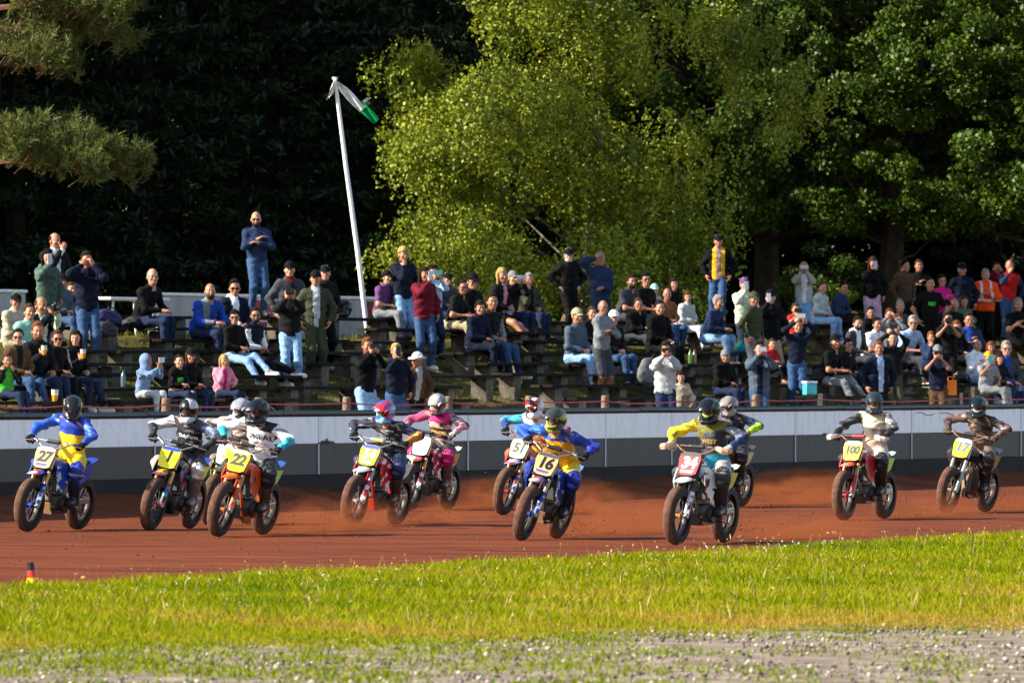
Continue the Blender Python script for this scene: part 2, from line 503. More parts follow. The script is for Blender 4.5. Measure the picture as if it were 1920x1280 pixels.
ORD = ['first', 'second', 'third', 'fourth', 'fifth', 'sixth', 'seventh', 'eighth', 'ninth', 'tenth', 'eleventh', 'twelfth', 'thirteenth', 'fourteenth', 'fifteenth', 'sixteenth', 'seventeenth', 'eighteenth', 'nineteenth', 'twentieth']
for k in range(ROWS):
    t = -7.0; i = 0; tend = t_at(1960, ROW_N[k]) + 1.0; off = RND.uniform(0, 2.0)
    t += off
    while t < tend:
        L = RND.choice([2.6, 3.0, 3.4]); gap = RND.choice([.04, .05, .4, 1.2])
        tc = t + L / 2; t += L + gap
        pxc = 960 + F * W(tc, ROW_N[k]).x / W(tc, ROW_N[k]).y
        if pxc < -70 or pxc > 1960: continue
        if RND.random() < .09: continue
        pa, pb, bl = bench_meshes(L)
        dz = RND.uniform(-.018, .018)
        e = obj('bench', None, loc=W(tc, ROW_N[k], SEAT_Z[k] + dz)); e.rotation_euler = (RND.uniform(-.015, .015), RND.uniform(-.008, .008), WANG)
        obj('plank', pa, e, (0, -.10, -.025)); obj('plank', pb if RND.random() < .3 else pa, e, (RND.uniform(-.05, .05), .105, -.027))
        nb = 2
        for j in range(nb):
            x = (-L / 2 + .35) + (L - .7) * j / (nb - 1)
            obj('support_block', bl, e, (x, 0, -.255), (0, 0, RND.uniform(-.06, .06)))
        tag(e, 'dark plank bench on concrete blocks, %s from the left in the %s row' % (ORD[i], rown[k]), 'bench', 'plank benches on the grass bank')
        i += 1
# ================================================================ trees
m_birch_leaf = leaf_mat('birch_leaves', (.09, .13, .014), (.31, .345, .032), (.60, .44, .06), .24)
m_oak_leaf = leaf_mat('oak_leaves', (.03, .062, .006), (.095, .152, .012), (.24, .28, .03), .18)
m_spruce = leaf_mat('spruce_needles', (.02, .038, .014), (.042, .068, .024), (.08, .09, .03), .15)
m_pine = leaf_mat('pine_needles', (.075, .10, .025), (.17, .19, .05), (.30, .23, .08), .25)
m_bark_b = M('birch_bark', (.10, .08, .065), .85, .5, 7, .5, col2=(.34, .30, .26))
m_bark_o = M('oak_bark', (.05, .036, .024), .9, .4, 6, .8, col2=(.10, .07, .045))
m_bark_p = M('pine_bark', (.16, .085, .045), .9, .4, 6, .8)

def leaves(C, size, rng, up=0.3, aspect=0.62, droop=None):
    """one folded rhombus per leaf; returns verts, quads, random value"""
    n = len(C)
    N = rng.normal(0, 1, (n, 3)); N[:, 2] += up; N /= np.linalg.norm(N, axis=1)[:, None]
    A = rng.normal(0, 1, (n, 3))
    if droop is not None: A[:, 2] -= droop
    A -= N * (A * N).sum(1)[:, None]; A /= np.linalg.norm(A, axis=1)[:, None] + 1e-9
    B = np.cross(N, A)
    s = size * rng.uniform(.65, 1.25, n)[:, None]
    V = np.stack([C - A * s * .5, C + B * s * aspect * .5 + N * s * .08, C + A * s * .5, C - B * s * aspect * .5 + N * s * .08], 1)
    Q = np.arange(n * 4).reshape(n, 4)
    return V.reshape(-1, 3), Q

def branch_mesh(paths, mat, name='trunk', n=6):
    mb = MB()
    for pts, rs in paths: mb.tube(pts, rs, n)
    return mb.mesh(name, mat, smooth=True, fix=False)

def tree(name, loc, trunk_me, crown_me, label, cat, group=None, rotz=0, sc_=1.0):
    e = obj(name, None, loc=loc, rot=(0, 0, rotz)); e.scale = (sc_,) * 3
    obj('trunk', trunk_me, e); c = obj('crown', crown_me, e)
    return tag(e, label, cat, group)

def make_birch(seed, H=15.0, nclump=1250, per=230):
    """weeping crown: bunches of hanging twigs gathered in uneven lobes with dark gaps between them"""
    r = np.random.default_rng(seed)
    paths = [([(.25 * math.sin(z * .4), .2 * math.sin(z * .33 + 1), z) for z in np.linspace(-.4, H * .95, 14)], list(np.linspace(.17, .02, 14)))]
    lobes = []
    nl = 105
    for i in range(nl):
        h = .7 + (H - 1.4) * ((i + r.random()) / nl) ** 1.02; az = r.uniform(0, 2 * math.pi) if i % 3 else -math.pi / 2 + r.normal(0, .8)
        R = 4.2 * (1 - .5 * max(0, (h - 8) / (H - 8))) * (r.uniform(.55, 1.0) if i % 4 else r.uniform(.2, .5))
        c = np.array([math.cos(az) * R + .2, math.sin(az) * R * .8, h + r.uniform(0, .8)])
        if c[0] > 2.3 and h < 3.6: c[0] = -c[0] * .8
        lobes.append((c, r.uniform(.30, .52)))
        b = np.array([.25 * math.sin(h * .4), 0, max(.6, h - R * .35)])
        if i % 2: paths.append(([tuple(b), tuple((b + c) / 2 + (0, 0, .35)), tuple(c)], [.03, .016, .005]))
    C = []; val = []
    for i in range(nclump):
        lb, sp = lobes[i % nl]; c = lb + r.normal(0, 1, 3) * (sp, sp, sp * .75)
        tint = r.normal(.42, .13); ns = 14; k = per // ns
        for j in range(ns):
            p = c + r.normal(0, 1, 3) * (.22, .22, .12); ln = r.uniform(.2, .95); sw = r.normal(0, .10, 2); s = r.random(k)
            q = np.stack([p[0] + sw[0] * s, p[1] + sw[1] * s, p[2] + .1 - ln * s], 1) + r.normal(0, .045, (k, 3))
            C.append(q); val.append(np.clip(r.normal(tint, .17, k), 0, 1))
    C = np.concatenate(C); val = np.concatenate(val)
    keep = C[:, 2] > .15; C = C[keep]; val = val[keep]
    V, Q = leaves(C, .080, r, .25, .74, droop=.8)
    return branch_mesh(paths, m_bark_b), mk_mesh('crown', V, Q, m_birch_leaf, smooth=False, attr=val)

def make_broadleaf(seed, H=13.0, R=4.6, zc=7.0, nclump=300, per=330, leaf=.115, mat=None, bark=None, zlo=2.4, tr=.26):
    r = np.random.default_rng(seed)
    paths = [([(0, 0, -.4), (.05, 0, H * .12), (.2 * H / 13, .1, H * .25), (.1, .3 * H / 13, H * .4), (0, .2 * H / 13, H * .75)], [tr * 1.25, tr, tr * .85, tr * .6, .04])]
    C = []; val = []
    for i in range(nclump):
        d = r.normal(0, 1, 3); d /= np.linalg.norm(d); rr = r.random() ** .33
        c = np.array([d[0] * R * rr, d[1] * R * rr, zc + d[2] * (H - zc) * rr])
        if c[2] < zlo: c[2] = zlo + r.random() * 1.0
        if i % 6 == 0:
            b = np.array([0, .1, min(c[2] * .7, H * .6)])
            mid = (b + c) / 2 + (0, 0, -.2)
            paths.append(([tuple(b), tuple(mid), tuple(c)], [.06 * (tr / .26), .03 * (tr / .26), .008]))
        fl = np.array([r.uniform(.30, .62), r.uniform(.30, .62), r.uniform(.20, .36)])
        q = r.normal(0, 1, (per, 3)); q /= np.linalg.norm(q, axis=1)[:, None]; q *= r.uniform(.35, 1.05, (per, 1))
        C.append(c + q * fl); val.append(np.clip(r.normal(.45 + r.normal(0, .13), .2, per), 0, 1))
    C = np.concatenate(C); val = np.concatenate(val)
    V, Q = leaves(C, leaf, r, .5, .7)
    return branch_mesh(paths, bark or m_bark_o), mk_mesh('crown', V, Q, mat or m_oak_leaf, smooth=False, attr=val)

def make_spruce(seed, H=17.0, R=3.0, nb=330, per=190):
    r = np.random.default_rng(seed); C = []; D = []; val = []
    paths = [([(0, 0, -.4), (0, 0, H * .5), (0, 0, H)], [.24, .15, .02])]
    for i in range(nb):
        h = .5 + (H - .9) * (i / nb); L = R * (1 - h / (H + .5)) * r.uniform(.75, 1.15) + .25; az = r.uniform(0, 6.283)
        s = r.random(per) ** .6
        dr = np.array([math.cos(az), math.sin(az), 0]); sd = np.array([-dr[1], dr[0], 0])
        w = .30 * (1 - s) + .10
        p = np.outer(s * L, dr) + np.outer(r.normal(0, 1, per) * w * (L / R + .3), sd)
        p[:, 2] = h - .33 * s * L + .18 * s ** 3 * L - np.abs(r.normal(0, .10, per))
        C.append(p); val.append(np.clip(r.normal(.45, .2, per), 0, 1))
    C = np.concatenate(C); val = np.concatenate(val)
    V, Q = leaves(C, .225, r, .6, .30, droop=.35)
    return branch_mesh(paths, m_bark_o), mk_mesh('crown', V, Q, m_spruce, smooth=False, attr=val)

def make_pine(seed, limbs, H=15.0):
    """limbs: (height, azimuth, length) boughs carrying upright tufts of needles"""
    r = np.random.default_rng(seed); C = []; A = []; val = []
    paths = [([(0, 0, -.4), (.1, 0, 5), (0, .1, H)], [.24, .19, .05])]
    for h, az, L in limbs:
        dr = np.array([math.cos(az), math.sin(az), 0.]); sd = np.array([-dr[1], dr[0], 0.])
        P = [tuple(dr * L * s + np.array([0, 0, h + .12 * L * s - .22 * L * s * s])) for s in np.linspace(0, 1, 6)]
        paths.append((P, list(np.linspace(.06, .012, 6))))
        for j in range(int(34 * L)):
            s = r.uniform(.25, 1.02); w = .22 * L * (1.15 - s)
            base = dr * L * s + sd * r.normal(0, w) + np.array([0, 0, h + .12 * L * s - .22 * L * s * s + r.normal(0, .12)])
            tip = base + (dr * r.uniform(.0, .25) + sd * r.normal(0, .1) + np.array([0, 0, r.uniform(.12, .34)]))
            if j % 3 == 0: paths.append(([tuple(base - dr * .2 - np.array([0, 0, .08])), tuple(tip)], [.012, .005]))
            n = 46; q = r.random(n)[:, None]
            c = base + (tip - base) * q
            d = r.normal(0, 1, (n, 3)); ax = (tip - base) / np.linalg.norm(tip - base)
            d = d / np.linalg.norm(d, axis=1)[:, None] * .8 + ax * .75; d /= np.linalg.norm(d, axis=1)[:, None]
            C.append(c); A.append(d); val.append(np.clip(r.normal(.45 + r.normal(0, .15), .2, n), 0, 1))
    C = np.concatenate(C); A = np.concatenate(A); val = np.concatenate(val); n = len(C)
    B = np.cross(A, r.normal(0, 1, (n, 3))); B /= np.linalg.norm(B, axis=1)[:, None]
    ln = r.uniform(.11, .17, n)[:, None]
    V = np.stack([C - B * .008, C + B * .008, C + A * ln + B * .004, C + A * ln - B * .004], 1).reshape(-1, 3)
    return branch_mesh(paths, m_bark_p, n=5), mk_mesh('crown', V, np.arange(n * 4).reshape(n, 4), m_pine, smooth=False, attr=val)

CREST = bank_z(8)
def at(px, Y, z=None): return Vector(((px - 960) / F * Y, Y, CREST if z is None else z))

bt, bc = make_birch(21)
tree('birch_tree', at(1092, 158), bt, bc, 'large yellow-green weeping birch in the middle behind the stands', 'tree', None, 0, 1.03)
ot, oc = make_broadleaf(5)
tree('oak_tree', at(1665, 172), ot, oc, 'dark green oak behind the woman in pink trousers', 'tree', 'broadleaf trees behind the stands')
tree('oak_tree', at(1960, 171), ot, oc, 'spreading green oak at the right edge of the picture', 'tree', 'broadleaf trees behind the stands', 2.2)
tree('oak_tree', at(1440, 175), ot, oc, 'deep green oak between the birch and the right-hand oaks', 'tree', 'broadleaf trees behind the stands', 4.1, 1.05)
tree('oak_tree', at(2100, 168), ot, oc, 'oak standing just past the right edge', 'tree', 'broadleaf trees behind the stands', 5.1, 1.1)
tree('oak_tree', at(2330, 172), ot, oc, 'oak in the wood well past the right edge', 'tree', 'broadleaf trees behind the stands', 1.1, 1.0)
tree('oak_tree', at(2560, 178), ot, oc, 'oak in the wood furthest past the right edge', 'tree', 'broadleaf trees behind the stands', 3.3, 1.1)
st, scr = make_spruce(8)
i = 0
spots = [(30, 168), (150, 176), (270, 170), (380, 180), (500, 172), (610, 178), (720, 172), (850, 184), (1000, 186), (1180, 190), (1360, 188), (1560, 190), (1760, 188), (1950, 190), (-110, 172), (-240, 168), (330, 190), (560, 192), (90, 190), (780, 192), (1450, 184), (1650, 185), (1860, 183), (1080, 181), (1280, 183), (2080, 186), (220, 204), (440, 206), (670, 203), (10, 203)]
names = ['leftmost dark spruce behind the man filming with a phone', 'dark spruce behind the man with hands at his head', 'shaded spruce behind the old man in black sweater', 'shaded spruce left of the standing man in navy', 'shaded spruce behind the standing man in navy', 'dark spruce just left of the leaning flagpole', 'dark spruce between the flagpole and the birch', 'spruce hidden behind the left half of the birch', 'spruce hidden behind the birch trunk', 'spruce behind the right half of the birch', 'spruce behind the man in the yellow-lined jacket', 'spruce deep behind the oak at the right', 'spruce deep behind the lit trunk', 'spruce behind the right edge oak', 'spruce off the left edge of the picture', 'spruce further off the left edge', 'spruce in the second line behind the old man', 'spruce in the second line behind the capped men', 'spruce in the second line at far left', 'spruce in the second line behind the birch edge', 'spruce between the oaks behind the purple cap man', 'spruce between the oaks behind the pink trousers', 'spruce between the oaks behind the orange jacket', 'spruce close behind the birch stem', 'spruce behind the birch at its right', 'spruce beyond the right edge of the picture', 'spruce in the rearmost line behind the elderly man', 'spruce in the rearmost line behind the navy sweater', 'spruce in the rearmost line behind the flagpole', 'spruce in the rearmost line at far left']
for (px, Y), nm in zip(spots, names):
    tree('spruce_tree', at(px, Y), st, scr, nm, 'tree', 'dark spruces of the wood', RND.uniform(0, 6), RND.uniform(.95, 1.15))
# the wood goes on beyond the left edge and keeps the background in shade
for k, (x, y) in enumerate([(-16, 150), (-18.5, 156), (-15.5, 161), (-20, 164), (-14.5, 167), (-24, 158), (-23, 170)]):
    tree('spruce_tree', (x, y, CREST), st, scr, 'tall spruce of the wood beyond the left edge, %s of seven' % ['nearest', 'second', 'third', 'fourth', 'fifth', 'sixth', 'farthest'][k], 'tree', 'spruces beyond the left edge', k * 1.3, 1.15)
pt, pc = make_pine(4, [(3.35, -.15, 2.9), (3.15, -.6, 2.5), (3.5, -.35, 2.3), (3.2, .1, 2.6), (5.5, -.2, 2.7), (5.9, -.5, 2.9), (5.1, -.9, 2.2), (6.3, .1, 2.8), (5.7, .2, 2.3), (6.6, -.3, 3.0), (3.6, .35, 2.2), (7.2, -.4, 3.0), (3.6, -1.2, 1.9), (6.2, -1.1, 2.4), (6.9, 0, 3.2), (7.4, -.8, 2.4), (4.9, -.1, 1.6), (6.8, 2.9, 2.5), (5.0, 3.3, 2.2)])
tree('pine_tree', at(-30, 143, CREST), pt, pc, 'sunlit pine with long needle boughs at the upper left', 'tree')

# low sunlit bushes and undergrowth at the foot of the trees
sh, shc = make_broadleaf(31, H=2.9, R=1.3, zc=1.3, nclump=46, per=240, leaf=.095, zlo=.15, tr=.05)
shrubs = [(1010, 160, .7, 'leafy bush under the birch behind the seated blonde woman'), (870, 160, .55, 'bush at the left foot of the birch'), (1545, 170, .75, 'bush behind the woman in the white vest')]
for px, Y, s, lb in shrubs:
    tree('leafy_bush', at(px, Y), sh, shc, lb, 'bush', 'bushes at the foot of the trees', RND.uniform(0, 6), s)
# fallen log and a lit leaning trunk
mb = MB(); mb.tube([(-.55, 0, .42), (0, 0, .2), (.5, 0, .02)], [.10, .11, .12], 10)
tag(mb.build('fallen_log', M('peeling_log', (.30, .20, .10), .9, .5, 8, .8), None, at(1108, 148.5), smooth=True), 'short peeling log leaning beside the man in black jacket', 'log')
mb = MB(); mb.tube([(0, 0, -.2), (-.05, 0, .7), (.02, 0, 1.2), (-.12, 0, 1.75)], [.24, .17, .13, .05], 9); mb.tube([(.02, 0, .8), (.5, .1, 1.0), (1.0, .1, .95)], [.09, .07, .03], 8)
tag(mb.build('tree_stump', M('orange_brown_bark', (.22, .12, .05), .9, .4, 6, .8), None, at(1700, 166), smooth=True), 'orange-brown forked trunk behind the dark-dressed standing men', 'tree trunk')
# ================================================================ figures: smooth-union limb fields turned into one surface
def field_mesh(prims, vox, k=0.022, wr=0.0, seed=0, cut=None):
    """prims: (a, b, ra, rb, side, squash, mat); returns verts, quads, material ids"""
    A = np.array([p[0] for p in prims], np.float32); B = np.array([p[1] for p in prims], np.float32)
    R = np.array([max(p[2], p[3]) * (p[5] if p[4] is not None else 1) for p in prims], np.float32)
    lo = np.minimum(A, B).min(0) - R.max() - 3 * vox if len(prims) == 1 else (np.minimum(A, B) - R[:, None]).min(0) - 3 * vox
    hi = (np.maximum(A, B) + R[:, None]).max(0) + 3 * vox
    n = np.ceil((hi - lo) / vox).astype(int) + 1
    ax = [lo[i] + vox * np.arange(n[i], dtype=np.float32) for i in range(3)]
    G = np.stack(np.meshgrid(*ax, indexing='ij'), -1).reshape(-1, 3)
    acc = np.zeros(len(G), np.float32); best = np.full(len(G), 1e9, np.float32); bid = np.zeros(len(G), np.int16)
    for p in prims:
        a = np.asarray(p[0], np.float32); b = np.asarray(p[1], np.float32); ab = b - a; L2 = float(ab @ ab) + 1e-9
        t = np.clip(((G - a) @ ab) / L2, 0, 1)
        d = G - a - t[:, None] * ab
        if p[4] is not None:
            s = np.asarray(p[4], np.float32); c = d @ s; d = d - np.outer(c * (1 - 1.0 / p[5]), s)
        ds = np.sqrt((d * d).sum(1)) - (p[2] + (p[3] - p[2]) * t)
        acc += np.exp(-np.clip(ds / k, -25, 60))
        m = ds < best; best[m] = ds[m]; bid[m] = p[6]
    f = -k * np.log(np.maximum(acc, 1e-26))
    if wr:
        q = G * 1.0 + seed * 1.37
        f += wr * (np.sin(q[:, 0] * 21 + 4 * np.sin(q[:, 2] * 13)) * np.sin(q[:, 2] * 34 + 3 * np.sin(q[:, 1] * 15 + q[:, 0] * 9)) + .7 * np.sin(q[:, 1] * 33 + q[:, 2] * 47 + 2 * np.sin(q[:, 0] * 14)))
    if cut is not None: f = np.maximum(f, cut(G))
    return surface_nets(f.reshape(n), lo, vox, bid.reshape(n))

def surface_nets(Fv, lo, vox, bid=None):
    ins = Fv < 0
    nx, ny, nz = Fv.shape
    c = [ins[i:nx - 1 + i, j:ny - 1 + j, l:nz - 1 + l] for i in (0, 1) for j in (0, 1) for l in (0, 1)]
    s = sum(x.astype(np.int8) for x in c)
    act = (s > 0) & (s < 8)
    I = np.argwhere(act); m = len(I)
    vid = np.full(act.shape, -1, np.int32); vid[act] = np.arange(m)
    P = np.zeros((m, 3), np.float32); cnt = np.zeros(m, np.float32)
    co = [(i, j, l) for i in (0, 1) for j in (0, 1) for l in (0, 1)]
    vals = np.stack([Fv[I[:, 0] + o[0], I[:, 1] + o[1], I[:, 2] + o[2]] for o in co], 1)
    for a in range(8):
        for b in range(a + 1, 8):
            df = np.abs(np.array(co[a]) - np.array(co[b]))
            if df.sum() != 1: continue
            va, vb = vals[:, a], vals[:, b]; e = (va < 0) != (vb < 0)
            t = np.where(e, va / np.where(e, va - vb, 1), 0)
            q = np.array(co[a], np.float32) + t[:, None] * (np.array(co[b], np.float32) - np.array(co[a], np.float32))
            P[e] += q[e]; cnt[e] += 1
    V = lo + vox * (I + P / np.maximum(cnt, 1)[:, None])
    quads = []
    for axn in range(3):
        sl0 = [slice(None)] * 3; sl1 = [slice(None)] * 3
        sl0[axn] = slice(0, -1); sl1[axn] = slice(1, None)
        ch = ins[tuple(sl0)] != ins[tuple(sl1)]
        E = np.argwhere(ch); flip = ~ins[tuple(sl0)][ch]
        u, w = [(1, 2), (2, 0), (0, 1)][axn]
        ok = (E[:, u] > 0) & (E[:, w] > 0) & (E[:, u] < Fv.shape[u] - 1) & (E[:, w] < Fv.shape[w] - 1)
        E = E[ok]; flip = flip[ok]
        def g(du, dw):
            X = E.copy(); X[:, u] += du; X[:, w] += dw
            return vid[X[:, 0], X[:, 1], X[:, 2]]
        q = np.stack([g(-1, -1), g(0, -1), g(0, 0), g(-1, 0)], 1)
        q[flip] = q[flip][:, ::-1]
        quads.append(q)
    Q = np.concatenate(quads)
    mid = None
    if bid is not None:
        mv = bid[I[:, 0], I[:, 1], I[:, 2]]; mid = mv[Q[:, 0]]
    return V, Q, mid

def join(parts):
    """join (V, Q, mid) shells"""
    vs, qs, ms, b = [], [], [], 0
    for V, Q, m in parts:
        vs.append(V); qs.append(Q + b); ms.append(np.asarray(m) if not np.isscalar(m) else np.full(len(Q), m)); b += len(V)
    return np.concatenate(vs), np.concatenate(qs), np.concatenate(ms)

def ell(c, r, ax=0, mat=0):
    """ellipsoid-like primitive: short capsule along z squashed sideways"""
    return c, r

# ---- head template in (left, forward, up) coordinates, origin at the middle of the head
def sd_ell(G, c, r):
    q = (G - np.array(c, np.float32)) / np.array(r, np.float32); L = np.sqrt((q * q).sum(1)); L2 = np.sqrt((q / np.array(r, np.float32)) ** 2 @ np.ones(3, np.float32))
    return L * (L - 1) / np.maximum(L2, 1e-6)
def smin(a, b, k=.02):
    h = np.clip(.5 + .5 * (b - a) / k, 0, 1); return b + (a - b) * h - k * h * (1 - h)
def grid(lo, hi, vox):
    n = np.ceil((np.array(hi) - np.array(lo)) / vox).astype(int) + 1
    ax = [lo[i] + vox * np.arange(n[i], dtype=np.float32) for i in range(3)]
    return np.stack(np.meshgrid(*ax, indexing='ij'), -1).reshape(-1, 3), n
def sd_cap(G, a, b, ra, rb):
    a = np.array(a, np.float32); ab = np.array(b, np.float32) - a
    t = np.clip(((G - a) @ ab) / (ab @ ab + 1e-9), 0, 1); d = G - a - t[:, None] * ab
    return np.sqrt((d * d).sum(1)) - (ra + (rb - ra) * t)

def head_template(jaw=1.0, vox=.0095, round_=0.0):
    G, n = grid((-.115, -.125, -.21), (.115, .145, .15), vox)
    f = sd_ell(G, (0, -.008, .03), (.076 + round_, .097, .100))
    f = smin(f, sd_ell(G, (0, .028, -.052), (.056 * jaw + round_, .060, .064)), .035)
    f = smin(f, sd_ell(G, (0, .062, -.088), (.024 * jaw, .026, .022)), .02)
    f = smin(f, sd_cap(G, (0, -.02, -.05), (0, -.025, -.21), .052, .056), .03)
    f = np.maximum(f, -(sd_ell(G, (.032, .098, .004), (.021, .020, .013))) - 0.0) if True else f
    f = np.maximum(f, -(sd_ell(G, (-.032, .098, .004), (.021, .020, .013))))
    f = smin(f, sd_cap(G, (0, .086, .012), (0, .108, -.028), .010, .0155), .012)
    f = smin(f, sd_cap(G, (-.03, .082, .026), (.03, .082, .026), .012, .012), .012)
    f = smin(f, sd_ell(G, (0, .085, -.058), (.022, .011, .008)), .008)
    for s in (-1, 1):
        f = smin(f, sd_ell(G, (s * .080, -.004, -.008), (.010, .022, .031)), .008)
        f = smin(f, sd_ell(G, (s * .045, .062, -.022), (.022, .022, .022)), .02)
    return surface_nets(f.reshape(n), np.array((-.115, -.125, -.21)), vox)[:2]

def blob(c, r, n=6, m=4):
    """small closed ellipsoid of quads"""
    V = []; Q = []
    for i in range(m + 1):
        th = math.pi * (i + .0) / m
        for j in range(n):
            a = 2 * math.pi * j / n; V.append((c[0] + r[0] * math.sin(th) * math.cos(a), c[1] + r[1] * math.sin(th) * math.sin(a), c[2] + r[2] * math.cos(th)))
    for i in range(m):
        for j in range(n): Q.append((i * n + j, (i + 1) * n + j, (i + 1) * n + (j + 1) % n, i * n + (j + 1) % n))
    return np.array(V, np.float32), np.array(Q)

HEADS = {'m': head_template(1.08), 'f': head_template(.93), 'c': head_template(.98, round_=.004)}
# face details as extra shells: 0 skin, 1 eye, 2 lips, 3 brows
FACE = []
for s in (-1, 1):
    FACE.append((*blob((s * .031, .080, .003), (.0135, .010, .0085)), 4))
    FACE.append((*blob((s * .031, .0895, .003), (.0062, .004, .0065)), 1))
    FACE.append((*blob((s * .033, .092, .027), (.020, .006, .0055)), 3))
FACE.append((*blob((0, .0935, -.058), (.023, .006, .0065)), 2))

def hair_shell(style, vox=.0125):
    G, n = grid((-.15, -.16, -.36), (.15, .16, .17), vox)
    x, y, z = G[:, 0], G[:, 1], G[:, 2]
    cr = sd_ell(G, (0, -.014, .040), (.087, .108, .113))
    inner = sd_ell(G, (0, -.008, .03), (.070, .090, .094))
    if style == 'short':
        cut = np.maximum(.055 - z + (y + .0) * .75, -.9)            # hairline rises towards the forehead
        f = np.maximum(cr, np.where(y > .012, (.062 + .58 * np.maximum(y, 0) - 3.5 * x * x + .25 * x) - z, np.where(y > -.012, -.015 - z, -.062 - z)))
    elif style == 'thin':
        f = np.maximum(sd_ell(G, (0, -.014, .026), (.083, .103, .098)), np.maximum(y - .0, np.maximum(z - .085, -.055 - z)))
    elif style == 'curly':
        f = np.maximum(sd_ell(G, (0, -.006, .055), (.094, .112, .112)) + .006 * np.sin(x * 140) * np.sin(y * 130) * np.sin(z * 150), np.where(y > -.02, (.040 + .30 * np.maximum(y, 0)) - z, -.05 - z))
    elif style in ('long', 'bob', 'bun'):
        f = np.maximum(cr, np.where(y > .0, (.030 + .42 * np.maximum(y, 0)) - z, -.10 - z))
        low = {'long': -.30, 'bob': -.13, 'bun': -.06}[style]
        for s in (-1, 1):
            f = smin(f, sd_cap(G, (s * .076, -.012, .04), (s * .082, .004 if style != 'bun' else -.03, low), .026, .024 if style != 'bun' else .012), .03)
        f = smin(f, sd_cap(G, (0, -.085, .02), (0, -.085, low), .055, .05 if style == 'long' else .045), .03)
        if style == 'bun': f = smin(f, sd_ell(G, (0, -.12, .07), (.035, .035, .035)), .01)
        f = np.maximum(f, -sd_ell(G, (.012, .07, -.03), (.071, .092, .108)))
    f = f + .0045 * np.sin(x * 95 + 30 * z) * np.sin(z * 60 + y * 70) + .004 * np.sin(x * 41 + y * 57 + 1.3)
    return surface_nets(f.reshape(n), np.array((-.15, -.16, -.36)), vox)[:2]
HAIR = {s: hair_shell(s) for s in ('short', 'thin', 'curly', 'long', 'bob', 'bun')}

def hat_shell(style, vox=.011):
    G, n = grid((-.19, -.20, -.20), (.19, .25, .20), vox)
    x, y, z = G[:, 0], G[:, 1], G[:, 2]
    if style == 'cap':
        f = np.maximum(sd_ell(G, (0, -.010, .052), (.090, .110, .100)), .036 - z + .10 * y)
        br = np.maximum(sd_ell(G, (0, .085, .045), (.082, .105, .05)), np.maximum(.085 - y, np.abs(z - (.052 - 4.2 * x * x - .16 * (y - .08))) - .007))
        f = np.minimum(f, br)
    elif style == 'beanie':
        f = np.maximum(sd_ell(G, (0, -.010, .045), (.092, .113, .118)), .030 - z + .10 * y)
        f = np.minimum(f, np.maximum(sd_ell(G, (0, -.008, .045), (.098, .119, .2)), np.abs(z - .045 - .10 * y) - .022))
    elif style == 'brim':
        f = np.maximum(sd_ell(G, (0, -.010, .075), (.092, .112, .098)), .030 - z)
        br = np.maximum(sd_ell(G, (0, .0, .045), (.155, .175, .08)), np.abs(z - (.046 + 1.3 * x * x - .25 * y * y)) - .008)
        f = np.minimum(f, br)
    elif style == 'hood':
        f = sd_ell(G, (0, -.022, .02), (.108, .125, .142))
        f = smin(f, sd_cap(G, (0, -.03, -.10), (0, -.04, -.16), .10, .115), .04)
        f = np.maximum(f, -sd_ell(G, (0, .10, -.005), (.075, .12, .105)))
    return surface_nets(f.reshape(n), np.array((-.19, -.20, -.20)), vox)[:2]
HATS = {s: hat_shell(s) for s in ('cap', 'beanie', 'brim', 'hood')}

def glasses_mb(dark=True):
    mb = MB()
    for s in (-1, 1):
        mb.box((s * .034, .103, .004), (.050, .010, .032 if dark else .028), bev=.004)
        mb.box((s * .073, .055, .008), (.006, .10, .010))
    mb.box((0, .106, .012), (.022, .006, .006))
    return mb
_gl = glasses_mb()
GLASS_V = np.array(_gl.v, np.float32); GLASS_F = _gl.f
def beard_shell(vox=.011):
    G, n = grid((-.11, -.06, -.16), (.11, .13, .03), vox)
    f = sd_ell(G, (0, .030, -.062), (.068, .070, .066)); f = np.maximum(f, G[:, 2] + .012 + .0 * G[:, 1])
    f = np.maximum(f, -sd_ell(G, (0, .10, -.032), (.034, .05, .030))); f = np.maximum(f, -G[:, 1] - .01)
    return surface_nets(f.reshape(n), np.array((-.11, -.06, -.16)), vox)[:2]
BEARD = beard_shell()

# ---- hand template: wrist at origin, fingers along +y, thumb towards +x, back of the hand +z
def hand_template(curl, thumb=.5, spread=.0, vox=.0068):
    G, n = grid((-.075, -.03, -.125), (.095, .21, .05), vox)
    f = sd_cap(G, (0, -.01, 0), (0, .02, 0), .026, .027)
    pal = sd_ell(G, (0, .055, 0), (.044, .056, .019)); f = smin(f, pal, .02)
    L = [.078, .088, .082, .064]; X = [.031, .011, -.010, -.029]
    for i in range(4):
        p = np.array([X[i], .092 - abs(i - 1.2) * .004, 0.]); a = 0.0; sp = (1.5 - i) * spread
        for j, fr in enumerate((.45, .32, .23)):
            a += curl * (1.0 if j == 0 else 1.15)
            q = p + L[i] * fr * np.array([math.sin(sp), math.cos(a) * math.cos(sp), -math.sin(a)])
            f = np.minimum(f, sd_cap(G, p, q, .0092 - .0008 * j, .0086 - .0008 * j)); p = q
    p = np.array([.034, .026, -.004]); q = p + np.array([.030, .030, -.012 - .01 * thumb]); r_ = q + np.array([.012 - .03 * thumb, .028, -.010 - .022 * thumb])
    f = smin(f, sd_cap(G, p, q, .0135, .011), .01); f = smin(f, sd_cap(G, q, r_, .011, .009), .006)
    return surface_nets(f.reshape(n), np.array((-.075, -.03, -.125)), vox)[:2]
HANDS = {'relaxed': hand_template(.35), 'flat': hand_template(.16, .2, .06), 'hold': hand_template(.62, .9), 'grip': hand_template(1.0, 1.2)}

